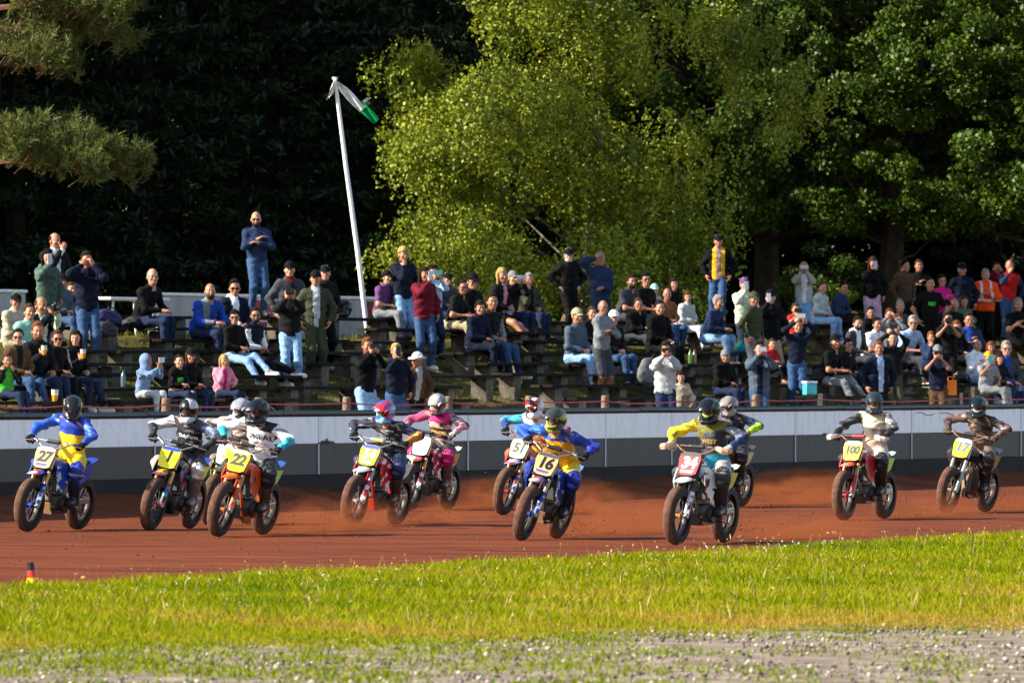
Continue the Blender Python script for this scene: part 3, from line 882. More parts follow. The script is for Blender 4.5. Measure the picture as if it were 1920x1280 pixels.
def xf(V, o, ex, ey, ez, s=1.0):
    Mx = np.stack([np.asarray(ex), np.asarray(ey), np.asarray(ez)], 1).astype(np.float32)
    return (np.asarray(V, np.float32) * s) @ Mx.T + np.asarray(o, np.float32)
def un(v): v = np.asarray(v, float); return v / (np.linalg.norm(v) + 1e-9)
def ik(a, b, l1, l2, pole):
    """middle joint of a two-bone limb from a to b, bending towards pole; returns joint, end"""
    a = np.asarray(a, float); b = np.asarray(b, float); d = b - a; D = np.linalg.norm(d); u = d / (D + 1e-9)
    if D > (l1 + l2) * .995: D = (l1 + l2) * .995; b = a + u * D
    x = (l1 * l1 - l2 * l2 + D * D) / (2 * D); h = math.sqrt(max(0, l1 * l1 - x * x))
    p = np.asarray(pole, float); p = un(p - u * (p @ u))
    return a + u * x + p * h, b
UP = np.array([0, 0, 1.])
def yawv(deg):
    a = math.radians(deg); return np.array([math.sin(a), -math.cos(a), 0.]), np.array([math.cos(a), math.sin(a), 0.])

SKIN = {}
def skin(i):
    tones = [(.44, .215, .13), (.48, .25, .16), (.38, .185, .11), (.50, .275, .185), (.42, .195, .12)]
    c = tones[i % 5]; return M('skin', c, .5, .08, 14)
m_eyew = M('eye_white', (.55, .5, .47), .3, .05)
m_eye = M('iris', (.03, .02, .015), .2, .1)
def lips(i): return M('lips', (.36, .13, .10), .5, .1)
def cloth(col, name='cloth', bump=.8): return M(name, col, .85, .22, 11, bump, bscale=26, spec=.15)

def body_from_joints(J, s, skin_i, hands=('relaxed', 'relaxed'), head='m', head_ax=None, vox=.026, hand_ax=None, bare=True, hs=1.0):
    """one skinned body surface (torso, limbs, head, hands) from a dictionary of joints"""
    S = J['S']
    P = [(J['pel'], J['bel'], .108 * s, .096 * s, S, 1.34, 0), (J['bel'], J['che'], .096 * s, .106 * s, S, 1.42, 0),
         (J['shl'], J['shr'], .056 * s, .056 * s, None, 1, 0), (J['che'], J['nek'], .07 * s, .054 * s, None, 1, 0)]
    for q in 'lr':
        P += [(J['sh' + q], J['el' + q], .046 * s, .037 * s, None, 1, 0), (J['el' + q], J['wr' + q], .037 * s, .026 * s, None, 1, 0),
              (J['hi' + q], J['kn' + q], .080 * s, .056 * s, None, 1, 0), (J['kn' + q], J['an' + q], .054 * s, .036 * s, None, 1, 0),
              (J['an' + q], J['to' + q], .036 * s, .030 * s, None, 1, 0)]
    shells = [field_mesh(P, vox)]
    shells[0] = (shells[0][0], shells[0][1], 0)
    hl, hf, hu = head_ax
    V, Q = HEADS[head]; shells.append((xf(V, J['hd'], hl, hf, hu, hs), Q, 0))
    for V, Q, m in FACE: shells.append((xf(V, J['hd'], hl, hf, hu, hs), Q, m))
    for i, q in enumerate('lr'):
        if hands[i] is None: continue
        V, Q = HANDS[hands[i]]; ax_ = J['hand' + q]
        Vm = V.copy()
        if ax_[3] < 0: Vm = Vm * np.array([-1, 1, 1], np.float32); Q = Q[:, ::-1]
        shells.append((xf(Vm, J['wr' + q], ax_[0], ax_[1], ax_[2], s * .98), Q, 0))
    return join(shells)

def bl(a, b, t): return np.asarray(a) + (np.asarray(b) - np.asarray(a)) * t
# ================================================================ spectators
COLS = dict(k=(.006, .006, .007), k2=(.014, .014, .016), n=(.010, .016, .038), n2=(.03, .05, .11), b=(.025, .085, .36), lb=(.36, .47, .62), w=(.74, .74, .74),
            g=(.22, .23, .24), lg=(.44, .45, .45), dg=(.07, .075, .085), ol=(.07, .075, .045), r=(.45, .025, .03), mr=(.16, .012, .03), gr=(.08, .42, .05),
            mint=(.30, .52, .42), lgr=(.52, .60, .45), tan=(.46, .40, .31), br=(.12, .075, .04), rb=(.30, .12, .07), orr=(.85, .10, .02), pk=(.62, .26, .33), mg=(.55, .02, .19),
            pu=(.17, .075, .19), kh=(.36, .31, .21), jn=(.055, .105, .20), jl=(.25, .38, .55), jd=(.025, .04, .085), teal=(.05, .16, .14), gb=(.10, .13, .17), hb=(.20, .28, .42), y=(.65, .38, .02),
            lpk=(.55, .36, .46), plaid=(.30, .22, .20), gg=(.10, .15, .12), cam=(.25, .25, .27))
HAIRC = dict(k=(.012, .010, .009), d=(.035, .020, .012), b=(.10, .055, .025), bl=(.48, .33, .14), gr=(.32, .30, .28), w=(.6, .58, .55), rd=(.22, .08, .03))
# x, y of the head in the photograph, posture, arms, torso yaw, head yaw, kind, top, options, bottom, hair, hat, description
CROWD = [
(103, 452, 'U', 'phone1', 35, 35, 'm', 'k2', 'J Z:w', 'jd', 'thin.d', '', 'balding man in dark jacket over white shirt filming with raised phone'),
(89, 483, 'U', 'phone1', 40, 25, 'f', 'gg', 'J H g P', 'jn', 'bob.k', '', 'dark-haired woman in shiny green jacket holding a phone'),
(116, 527, 'S', 'lap', 45, 25, 'm', 'gb', 'J', 'jn', 'short.d', 'cap.k', 'man in black cap below the woman in green jacket'),
(133, 542, 'S', 'lap', 45, 30, 'c', 'n', 'J', 'jn', 'short.b', '', 'small brown-haired child beside the man in black cap'),
(162, 488, 'U', 'bino', 25, 10, 'm', 'n', 'J', 'jn', 'short.d', '', 'man in black jacket raising both hands to his face'),
(30, 564, 'S', 'lap', 45, 25, 'm', 'tan', 'J g', 'kh', 'short.gr', 'cap.k', 'man in black cap and beige jacket at the far left'),
(55, 584, 'S', 'lap', 40, 25, 'm', 'mint', 'J', 'kh', 'short.b', '', 'man in mint green jacket at the left'),
(77, 572, 'S', 'phone', 50, 40, 'm', 'k2', 'J Z:lgr P', 'kh', 'thin.b', '', 'balding man in black and pale yellow top aiming a camera'),
(34, 631, 'S', 'lap', 40, 5, 'm', 'br', 'V:br Z:k2 G', 'jn', 'short.d', '', 'man in sunglasses with brown shirt and black vest'),
(71, 620, 'S', 'drink', 40, 5, 'm', 'k2', 'J B', 'jd', 'short.rd', '', 'bearded man in black jacket with a beer in hand'),
(108, 633, 'S', 'lap', 45, 10, 'f', 'k', 'G stripes', 'k', 'short.b', '', 'woman in sunglasses and black top with white sleeve stripes'),
(142, 633, 'S', 'drink', 45, 0, 'f', 'k', '', 'jd', 'bob.d', '', 'smiling dark-haired woman in black with a drink'),
(14, 695, 'S', 'chin2', 30, 10, 'c', 'gr', 'V:k2', 'jd', 'short.b', '', 'boy in green and black top propping his chin at far left'),
(286, 515, 'S', 'knee', 50, 20, 'm', 'k', 'g', 'jd', 'thin.gr', '', 'elderly man in glasses and black sweater sitting alone'),
(394, 542, 'S', 'knee', 25, 10, 'm', 'b', 'J Z:g B', 'jd', '', '', 'bald man in bright blue jacket over grey shirt'),
(440, 539, 'S', 'lap', 30, 10, 'm', 'n', 'J Z:w H G', 'jd', 'short.k', '', 'man in sunglasses with white hood under navy jacket'),
(440, 594, 'S', 'lap', 40, 0, 'f', 'k', 'G legout', 'jl', 'bun.k', '', 'woman in sunglasses with black top and light jeans stretched out'),
(275, 700, 'S', 'phone', 65, 60, 'c', 'hb', 'J P', 'lg', 'short.b', 'hood.hb', 'boy with blue-grey hood up looking at a phone'),
(336, 697, 'S', 'lap', 40, 25, 'c', 'k', 'print:gr H', 'jd', 'short.d', '', 'teenager in black hoodie with green print'),
(358, 692, 'S', 'lap', 40, 15, 'f', 'k', '', 'jd', 'long.b', 'cap.k', 'woman in black cap with long brown hair'),
(420, 705, 'S', 'chin', 25, 20, 'c', 'pk', 'J Z:mg', 'jd', 'long.bl', '', 'blonde girl in pink jacket'),
(480, 411, 'U', 'cross', 10, 0, 'm', 'n2', 'G B', 'jn', '', '', 'man in navy sweater with folded arms standing highest at the left'),
(479, 590, 'S', 'lap', 50, 5, 'm', 'n', 'V:w G B legout', 'k2', 'short.d', '', 'bearded man in navy puffer vest with white sleeves and white sneakers'),
(543, 506, 'U', 'down', 20, 5, 'm', 'dg', 'J Z:mr', 'k2', 'short.d', 'cap.k', 'man in black cap and dark grey jacket with red collar'),
(544, 546, 'U', 'phone', 10, 5, 'm', 'k2', 'P', 'jl', 'short.k', 'cap.k', 'photographer in black top and light jeans aiming a camera'),
(592, 523, 'U', 'down', 15, -5, 'm', 'ol', 'J Z:lg', 'ol', 'short.d', 'cap.k', 'man in olive jacket and cargo trousers standing on the benches'),
(610, 513, 'U', 'down', 40, 0, 'm', 'k', 'J', 'k', 'short.gr', 'cap.k', 'man in black cap and black jacket behind the man in olive'),
(756, 478, 'U', 'chin', 30, 25, 'm', 'n', 'J', 'jl', 'curly.bl', '', 'tall curly blond young man in navy jacket and light jeans'),
(726, 519, 'S', 'lap', 50, 30, 'm', 'pu', 'T', 'g', 'short.d', 'cap.k', 'man in black cap and purple t-shirt right of the flagpole'),
(795, 515, 'U', 'phone1', 30, 30, 'f', 'mr', 'J P', 'jn', 'long.d', '', 'woman in long dark red jacket holding up a white phone'),
(812, 510, 'U', 'phone', 25, 10, 'f', 'lb', 'P', 'jd', 'bob.k', '', 'woman in light blue shirt behind a teal phone'),
(840, 523, 'S', 'lap', 40, 20, 'm', 'dg', 'g', 'jd', 'short.gr', 'cap.k', 'man in dark cap and glasses behind the teal phone'),
(689, 649, 'U', 'phone', 30, 20, 'm', 'k', 'B P', 'jl', 'short.rd', '', 'bearded man in black sweater and light jeans standing behind the rope'),
(743, 659, 'U', 'phone1', 25, 15, 'm', 'n', 'H g P', 'jn', 'short.bl', '', 'fair-haired man in glasses and navy hoodie with a phone'),
(782, 674, 'U', 'down', 30, -40, 'm', 'br', 'J Z:lg lean', 'k2', 'thin.gr', 'brim.w', 'man in white hat with purple band and brown jacket leaning forward'),
(867, 534, 'S', 'knee', 60, 30, 'm', 'k2', 'T G', 'kh', 'short.d', '', 'man in sunglasses with black polo shirt and khaki trousers'),
(886, 527, 'S', 'lap', 50, 30, 'm', 'k', 'G', 'jd', 'short.d', 'cap.k', 'man in black cap and sunglasses beside the khaki trousers man'),
(941, 516, 'S', 'lap', 55, 25, 'f', 'k2', 'J Z:pk skirt', 'k', 'bob.bl', '', 'blonde woman in black jacket with bare crossed legs'),
(962, 521, 'S', 'phone', 35, 25, 'm', 'k2', 'P', 'jd', 'short.gr', 'cap.g', 'person in grey flat cap holding a dark phone'),
(992, 524, 'S', 'chin', 30, 15, 'm', 'ol', 'J Z:k', 'jd', 'short.gr', '', 'grey-haired man in olive jacket with hand at his mouth'),
(900, 576, 'S', 'lap', 40, 15, 'f', 'n', 'J', 'n', 'bun.d', '', 'woman in navy coat holding the child in green'),
(917, 589, 'S', 'lap', 30, 20, 'c', 'gr', 'J Z:w toddler', 'kh', 'short.rd', '', 'small child in bright green jacket and beige trousers'),
(923, 565, 'S', 'lap', 45, 20, 'm', 'k2', 'V:g', 'jn', 'short.d', '', 'man in black vest behind the child in green'),
(1066, 479, 'U', 'hip', 25, 10, 'm', 'k', 'J B.w', 'k', 'short.gr', 'cap.k', 'white-bearded man in black jacket standing with hand on hip'),
(1126, 487, 'U', 'shade', 20, 20, 'm', 'n2', 'J', 'jd', 'short.gr', '', 'man in blue jacket shading his eyes with one hand'),
(1082, 592, 'S', 'lap', 50, 30, 'm', 'gb', '', 'jl', 'short.gr', 'cap.kh', 'man in khaki cap and slate sweater with light jeans'),
(1110, 586, 'S', 'lap', 45, 20, 'm', 'k2', '', 'jd', 'short.b', '', 'young man half hidden behind the grey hoodie man'),
(1131, 577, 'U', 'cross', 50, 25, 'm', 'g', 'g H', 'dg', 'thin.gr', '', 'balding man in grey hoodie and dark shorts standing with folded arms', ),
(1151, 595, 'S', 'lap', 45, 10, 'm', 'k2', 'J', 'jn', 'short.gr', 'cap.w', 'man in white cap and black jacket'),
(1184, 525, 'S', 'knee', 50, 20, 'm', 'dg', 'T B', 'dg', 'short.d', '', 'bearded man in dark grey t-shirt under the birch'),
(1211, 524, 'S', 'lap', 40, 10, 'f', 'k', 'T G', 'k', 'bun.k', '', 'black-haired woman in sunglasses and black t-shirt'),
(1227, 544, 'S', 'lap', 30, 5, 'c', 'lb', 'T', 'jl', 'short.b', 'cap.mint', 'small child in pale green cap and light blue shirt'),
(1264, 533, 'S', 'lap', 40, 10, 'f', 'k', 'T', 'w', 'long.d', '', 'dark-haired woman in black top with white trousers'),
(1290, 556, 'S', 'lap', 45, 5, 'f', 'lg', 'J', 'w', 'bob.b', '', 'woman in pale grey top leaning over a basket'),
(1251, 551, 'S', 'lap', 35, 5, 'm', 'rb', 'g', 'jn', '', '', 'bald man in glasses and rust-coloured shirt'),
(1197, 568, 'S', 'knee', 40, 10, 'm', 'k', 'g H', 'dg', 'short.b', '', 'man in glasses and black hoodie leaning on his knee'),
(1237, 576, 'S', 'lap', 40, 15, 'm', 'k', 'J', 'k', 'short.d', '', 'man in black coat right of the black hoodie man'),
(1249, 654, 'U', 'phone', 10, 0, 'f', 'lg', 'J H P', 'jd', 'bob.d', '', 'woman in off-white hoodie filming with a phone behind the rope'),
(1277, 724, 'U', 'down', 5, 0, 'c', 'tan', '', 'jd', 'long.d', '', 'dark-haired girl peering over the wall'),
(1347, 453, 'U', 'down', 0, 0, 'm', 'k', 'J Z:plaid lining', 'jn', 'short.gr', 'cap.k', 'man in black and yellow jacket over plaid shirt standing by the trees'),
(1347, 562, 'S', 'knee', 60, 40, 'm', 'n2', '', 'jl', 'short.gr', '', 'grey-haired man in navy sweater and light jeans sitting sideways'),
(1396, 534, 'U', 'phone1', 30, 10, 'm', 'lgr', 'J P', 'jd', 'short.gr', 'cap.pu', 'man in purple cap and pale green jacket holding up a phone'),
(1414, 561, 'U', 'down', 55, 20, 'm', 'ol', 'H', 'g', 'short.d', 'cap.ol', 'man in green cap and olive hoodie with grey trousers'),
(1445, 558, 'U', 'phone1', 25, 5, 'm', 'k', 'J P', 'kh', 'short.d', 'cap.k', 'man in black cap and black jacket filming next to the olive hoodie'),
(1360, 683, 'S', 'lap', 35, 10, 'm', 'k', 'J', 'jd', 'thin.gr', 'beanie.g', 'old person in grey beanie and black jacket near the wall'),
(1424, 655, 'U', 'phone', 5, 5, 'm', 'gb', 'J Z:n P', 'jn', 'short.k', '', 'man in blue-grey jacket hiding his face behind a raised phone'),
(1448, 647, 'S', 'lap', 30, 10, 'c', 'r', '', 'k', 'short.b', '', 'boy in red shirt behind the man filming'),
(1507, 503, 'U', 'phone', 5, 5, 'f', 'lg', 'J V:tan Z:w P', 'jl', 'bob.bl', '', 'woman in white padded vest filming with both hands'),
(1542, 539, 'S', 'lap', 50, 30, 'f', 'lg', 'H', 'jl', 'short.b', '', 'person in light grey hoodie and light jeans'),
(1582, 537, 'S', 'knee', 55, 30, 'm', 'n2', '', 'k2', 'short.d', '', 'man in navy sweatshirt beside the light grey hoodie'),
(1492, 580, 'U', 'phone', 10, 5, 'c', 'r', 'T P', 'jn', 'short.b', '', 'boy in red shirt holding a phone in front of his face'),
(1496, 611, 'U', 'raise', 10, 5, 'f', 'n', 'P', 'jn', 'short.b', '', 'woman in navy sweater and jeans raising a phone overhead'),
(1637, 494, 'U', 'phone1', 10, 15, 'f', 'k', 'P', 'lpk', 'long.b', '', 'long-haired woman in black top and pink trousers'),
(1697, 499, 'U', 'down', 40, 50, 'm', 'br', 'J', 'k2', 'short.k', '', 'dark-haired man in brown shaded top'),
(1723, 499, 'U', 'cross', 10, 5, 'm', 'k', '', 'k2', 'short.b', '', 'man in black folding his arms in the shade'),
(1744, 533, 'U', 'down', 10, 10, 'm', 'k', 'T print:gr', 'k', 'short.k', '', 'man in black t-shirt with green lettering'),
(1766, 527, 'U', 'cross', 30, 10, 'f', 'mg', 'J G', 'k', 'bob.d', '', 'woman in magenta jacket'),
(1804, 506, 'U', 'down', 15, 5, 'm', 'n', 'J', 'k', 'short.gr', 'cap.k', 'shaded man in dark cap left of the orange jacket'),
(1848, 516, 'U', 'cross', 10, 10, 'm', 'orr', 'J hivis', 'k', 'short.gr', '', 'man in bright orange high-visibility jacket'),
(1869, 503, 'U', 'bino', 10, 10, 'm', 'mr', '', 'k', 'short.d', '', 'man in dark red top behind the orange jacket'),
(1893, 499, 'U', 'phone1', 5, 5, 'm', 'r', 'V:n2', 'jn', 'thin.gr', '', 'man in red and blue top at the top right corner of the crowd'),
(1909, 571, 'S', 'cross', 20, 0, 'm', 'k', 'T', 'k', 'short.gr', '', 'balding man in black shirt at the right edge'),
(1633, 586, 'S', 'lap', 30, 10, 'c', 'k', '', 'k', 'short.k', '', 'dark-haired boy in black in the middle of the right-hand crowd'),
(1608, 605, 'S', 'lap', 45, 20, 'm', 'dg', 'V:dg Z:w H B', 'dg', 'short.d', '', 'bearded man in dark vest with white hood'),
(1645, 605, 'S', 'knee', 45, 20, 'm', 'w', 'T', 'dg', 'short.k', '', 'dark-haired man in white t-shirt'),
(1668, 590, 'S', 'bino', 30, 10, 'm', 'cam', '', 'k', 'short.b', '', 'man in grey raising binoculars behind the white t-shirt man'),
(1688, 574, 'S', 'lap', 30, 10, 'm', 'dg', '', 'k', 'short.gr', '', 'grey-haired man in dark grey in the shaded upper rows'),
(1686, 598, 'S', 'lap', 20, 30, 'f', 'n2', '', 'k', 'long.b', '', 'woman with long brown hair looking aside'),
(1712, 601, 'S', 'knee', 30, 0, 'm', 'lb', 'T G', 'dg', 'short.gr', '', 'man in sunglasses and pale blue shirt'),
(1775, 574, 'S', 'lap', 30, 10, 'm', 'k', 'H', 'k', 'short.k', 'cap.k', 'person in black cap and black hoodie in the upper rows'),
(1789, 571, 'S', 'lap', 20, 5, 'm', 'k2', '', 'k', '', '', 'bald man between the black hoodie and the orange jacket'),
(1808, 565, 'S', 'lap', 20, 5, 'f', 'gg', '', 'k', 'bob.b', '', 'woman in grey-green top below the orange jacket'),
(1778, 598, 'U', 'phone', 5, 5, 'm', 'k', 'T P', 'k', 'short.k', '', 'tattooed man in black t-shirt aiming a camera'),
(1794, 612, 'S', 'lap', 20, 5, 'f', 'k', '', 'k', 'bob.rd', '', 'reddish-haired woman behind the tattooed man'),
(1817, 600, 'S', 'cross', 20, 10, 'm', 'n2', 'J Z:b g', 'k', 'short.d', '', 'man in glasses with blue shirt under a dark jacket'),
(1566, 637, 'S', 'knee', 60, 25, 'm', 'k', 'T legout', 'g', 'short.b', 'cap.k', 'man in black cap and black t-shirt with grey trousers'),
(1591, 646, 'S', 'lap', 45, 20, 'f', 'k2', 'g', 'k2', 'bun.d', '', 'woman in glasses beside the black t-shirt man'),
(1648, 654, 'U', 'down', 20, 5, 'm', 'n', 'J Z:lb', 'k2', 'short.rd', '', 'brown-haired man in navy jacket standing near the rope'),
(1674, 636, 'U', 'raise', 5, 5, 'm', 'k2', 'P', 'ol', 'short.d', '', 'man in black raising a phone with both arms'),
(1746, 632, 'S', 'chin', 20, 15, 'm', 'n2', '', 'k', 'short.rd', '', 'man with hand at his mouth right of the pale blue shirt'),
(1758, 660, 'U', 'phone', 0, 0, 'm', 'n', 'T P', 'br', 'short.d', 'cap.g', 'man in grey cap and navy t-shirt filming behind the rope'),
(1832, 647, 'S', 'cross', 35, 35, 'm', 'w', 'J', 'jl', 'thin.d', '', 'balding man in white shirt at the right'),
(1858, 651, 'S', 'lap', 20, 5, 'f', 'lgr', '', 'k', 'bob.rd', '', 'red-haired woman in pale green at the right'),
(1887, 653, 'S', 'lap', 25, 5, 'm', 'dg', 'J Z:b G', 'jd', 'short.gr', '', 'man in sunglasses and dark jacket at the right'),
(1853, 690, 'S', 'phone1', 25, 10, 'm', 'cam', 'T P', 'g', 'short.d', 'cap.y', 'person in yellow cap and patterned shirt holding a teal phone'),
(1875, 711, 'S', 'lap', 25, 0, 'f', 'k2', '', 'jd', 'bob.d', '', 'smiling woman beside the patterned shirt at the right edge'),
]
m_shoe_w = M('white_sneaker', (.70, .70, .70), .6, .1); m_shoe_k = M('dark_shoe', (.03, .028, .026), .6, .2)
m_phone = M('phone_glass', (.02, .02, .025), .2, .1); m_phone_w = M('pale_phone_case', (.55, .58, .6), .4, .1); m_phone_t = M('teal_phone_case', (.10, .45, .42), .4, .1)
m_lens = M('sunglass_lens', (.012, .014, .02), .12, .1, spec=.8); m_rim = M('spectacle_rim', (.03, .025, .02), .4, .1)
OUT = []
def spectator(idx, rec):
    hx, hy, mode, arms, yaw, hyaw, sex, top, opts, bot, hair, hat, label = rec
    rg = random.Random(idx * 13 + 5)
    op = opts.split(); s0 = {'m': 1.0, 'f': .945, 'c': .74}[sex]
    if 'toddler' in op: s0 = .58
    if sex == 'c' and hy > 690: s0 = .80
    best = None
    sit = mode == 'S'
    for k in range(ROWS):
        cands = [(ROW_N[k] + .02, SEAT_Z[k])] if sit else [(ROW_N[k] - .34, bank_z(ROW_N[k] - .34)), (ROW_N[k], SEAT_Z[k])]
        if not sit and k == 0: cands.append((.45, FLOOR_Z))
        if not sit and k == ROWS - 1: cands += [(7.0, bank_z(7.0)), (7.6, bank_z(7.6))]
        for n, z0 in cands:
            t = t_at(hx, n); p = W(t, n); zh = z_at(hy, p.y)
            s = (zh - z0 - .10) / .675 if sit else (zh - z0) / 1.62
            c = abs(s - s0) + (.04 if (not sit and n in ROW_N) else 0)
            if best is None or c < best[0]: best = (c, s, n, z0, p, zh, k)
    c, s, n, z0, p, zh, k = best
    s = min(max(s, s0 * .88), s0 * 1.13)
    f, l = yawv(yaw); lyaw = 62 + rg.uniform(-14, 10) if sit else yaw + rg.uniform(-10, 10)
    lf, ll = yawv(lyaw)
    lean = (.38 if 'lean' in op else 0) + math.radians({'knee': 20, 'lap': 9}.get(arms, 6) if sit else 2) + rg.uniform(-.03, .05)
    sway = rg.uniform(-.04, .04)
    tv = un(UP * math.cos(lean) + lf * math.sin(lean) * (1 if sit else .6) + l * sway)
    hd_f, hd_l = yawv(hyaw + rg.uniform(-6, 6)); tilt = rg.uniform(-.08, .10)
    hf = un(hd_f * math.cos(tilt) - UP * math.sin(tilt)); hu = un(np.cross(hd_l, hf) * -1); hu = un(np.cross(hf, -hd_l)) if hu[2] < 0 else hu
    pel = np.array([0, 0, .10 if sit else .95 * s])
    J = dict(S=l, pel=pel, bel=pel + tv * .16 * s, che=pel + tv * .36 * s, nek=pel + tv * .52 * s)
    # slide the figure so that the head, not the hip, stands at the row position seen in the photograph
    hd = J['nek'] + (tv * .5 + UP * .5) * .145 * s + hf * .02
    hs = (s / s0) * {'m': 1.0, 'f': .96, 'c': .90}[sex] * (.9 if 'toddler' in op else 1)
    J['hd'] = hd
    sw = .165 if sex == 'm' else .145
    J['shl'] = pel + tv * .438 * s + l * sw * s; J['shr'] = pel + tv * .438 * s - l * sw * s
    # legs
    for q, sg in (('l', 1), ('r', -1)):
        hip = pel + ll * sg * .085 * s - UP * (.02 if sit else .04) * s
        if sit:
            fl = bank_z(n - .45) - z0 + .07
            fw = .44 * s + rg.uniform(-.05, .12)
            if 'legout' in op or 'skirt' in op: fw += .30 if sg > 0 else .18
            an = pel + lf * fw + ll * sg * rg.uniform(.07, .15) * s; an[2] = max(fl, pel[2] - .44 * s + (.14 if 'legout' in op and sg > 0 else 0))
            if sex == 'c' and s < .7: an[2] = pel[2] - .36 * s
            kn, an = ik(hip, an, .44 * s, .42 * s, UP * 1.0 + lf * .4)
        else:
            an = ll * sg * rg.uniform(.09, .13) * s + lf * rg.uniform(-.06, .08); an[2] = .075
            kn, an = ik(hip, an, .445 * s, .44 * s, lf)
        J['hi' + q] = hip; J['kn' + q] = kn; J['an' + q] = an
        ft, _ = yawv(lyaw + sg * 12); J['to' + q] = an + ft * .15 * s - UP * .035
    # arms
    hands = ['relaxed', 'relaxed']; tgt = {}; pole = {}
    for q, sg in (('l', 1), ('r', -1)):
        side = l * sg; hside = hd_l * sg
        pole[q] = side * .7 - UP * .9 - f * .35
        T = {'down': pel + side * .24 * s + f * .05 + UP * .0, 'lap': pel + lf * .27 * s + ll * sg * .07 * s + UP * .125,
             'knee': pel + lf * .40 * s + ll * sg * .10 * s + UP * .15, 'pocket': pel + side * .18 * s + f * .1}
        tgt[q] = T['lap'] if sit else T['down']
        if arms == 'knee': tgt[q] = T['knee']
        if arms == 'cross':
            tgt[q] = J['che'] + f * (.165 + .03 * sg) * s + side * .01 * s - tv * (.06 + .03 * sg) * s; pole[q] = side * 1.0 - UP * .6
        if arms in ('phone', 'bino', 'raise') or (arms in ('phone1', 'shade', 'chin', 'drink') and sg < 0) or arms == 'chin2':
            hands[0 if sg > 0 else 1] = 'hold'
            if arms in ('phone',): tgt[q] = hd + hf * .33 * s + hside * .055 * s - UP * .10
            if arms == 'phone1': tgt[q] = hd + hf * .27 * s + hside * .06 * s - UP * .12
            if arms == 'bino': tgt[q] = hd + hf * .15 * s + hside * .085 * s - UP * .06
            if arms == 'raise': tgt[q] = hd + hf * .26 * s + hside * .10 * s + UP * .09; pole[q] = side * 1.0 - UP * .3
            if arms == 'shade': tgt[q] = hd + hf * .10 + hside * .12 + UP * .03; pole[q] = side + UP * .3
            if arms in ('chin', 'chin2'): tgt[q] = hd + hf * .10 * s + hside * (.03 if arms == 'chin' else .08) - UP * .19 * s; pole[q] = side * .5 - UP + f * .2
            if arms == 'drink': tgt[q] = J['che'] + f * .25 * s + side * .10 * s - UP * .02
        if arms == 'hip': tgt[q] = pel + side * .21 * s + tv * .10 * s + f * .03; pole[q] = side - f * .6
        if arms == 'shade' and sg > 0: tgt[q] = J['bel'] + f * .2 * s - side * .02
    for q, sg in (('l', 1), ('r', -1)):
        el, wr = ik(J['sh' + q], tgt[q], .28 * s, .25 * s, pole[q]); J['el' + q] = el; J['wr' + q] = wr
        fy = un(wr - el)
        if arms == 'lap' and sit: fy = un(fy - UP * .2 - l * sg * .5)
        bz = UP * .8 + l * sg * .5
        if hands[0 if sg > 0 else 1] == 'hold': bz = f * .9 + l * sg * .5; fy = un(fy + UP * .6)
        if arms == 'down' or (not sit and arms in ('phone1', 'drink', 'chin') and sg > 0): bz = l * sg
        ez = un(bz - fy * (bz @ fy)); ex = np.cross(fy, ez)
        J['hand' + q] = (ex if sg > 0 else ex, fy, ez, 1 if sg > 0 else -1)
    off = np.array([p.x, p.y, z0]) - np.array([hd[0], hd[1], 0])
    # keep the person over the row: move along the row only as far as the head leans
    lean_n = hd[0] * NX + hd[1] * NY
    base = np.array([p.x, p.y, z0]) - np.array([DX, DY, 0]) * (hd[0] * DX + hd[1] * DY)
    u = (hx - 960) / F                                     # remove the part of the shift seen by the camera
    fix = ((base[0] + hd[0]) - u * (base[1] + hd[1])) / (DX - u * DY)
    base -= np.array([DX, DY, 0]) * fix
    if not sit: base[2] = bank_z((base[0] - X0) * NX + (base[1] - Y0) * NY) if z0 not in SEAT_Z else z0
    sk = skin(idx)
    hcol = HAIRC[hair.split('.')[1]] if hair else HAIRC['gr']
    m_hair = M('hair', hcol, .8, .5, 45, .9, spec=.12)
    V, Q, mid = body_from_joints(J, s, idx, tuple(hands), sex, (hd_l, hf, hu), hs=hs)
    body = obj('person', mk_mesh('person', V, Q, [sk, m_eye, lips(idx), m_hair, m_eyew], mid), loc=base)
    tag(body, label, 'person', 'spectators on the bank')
    # ---- clothes
    thick = (.024 if 'J' in op else .014) + (.022 if 'hivis' in op else 0)
    vest = [o_ for o_ in op if o_.startswith('V:')]; zz = [o_ for o_ in op if o_.startswith('Z:')]; pr = [o_ for o_ in op if o_.startswith('print:')]
    short = 'T' in op
    low = pel - tv * (.03 if not sit else .0) * s; hem = (pel - tv * ((.09 if 'J' in op else .045) if not sit else .03) * s).astype(np.float32); tvf = tv.astype(np.float32)
    lf32 = l.astype(np.float32); lim = .205 * s
    P = [(low, J['bel'], (.112 + thick) * s, (.100 + thick) * s, l, 1.34, 0), (J['bel'], J['che'], (.098 + thick) * s, (.108 + thick) * s, l, 1.42, 0), (J['shl'], J['shr'], (.056 + thick * .8) * s, (.056 + thick * .8) * s, None, 1, 0),
         (J['che'], J['nek'], .085 * s, .062 * s, None, 1, 0)]
    P += [(J['nek'] - tv * .02, bl(J['nek'], J['sh' + q_], .85), .050 * s, .050 * s, None, 1, 0) for q_ in 'lr']
    if 'H' in op: P += [(J['nek'] - f * .06 * s + l * .06 * s, J['nek'] - f * .06 * s - l * .06 * s, .055 * s, .055 * s, None, 1, 1 if zz else 0)]
    elif 'J' in op: P += [(J['nek'] - tv * .03, J['nek'] + tv * .015, .075 * s, .068 * s, None, 1, 0)]
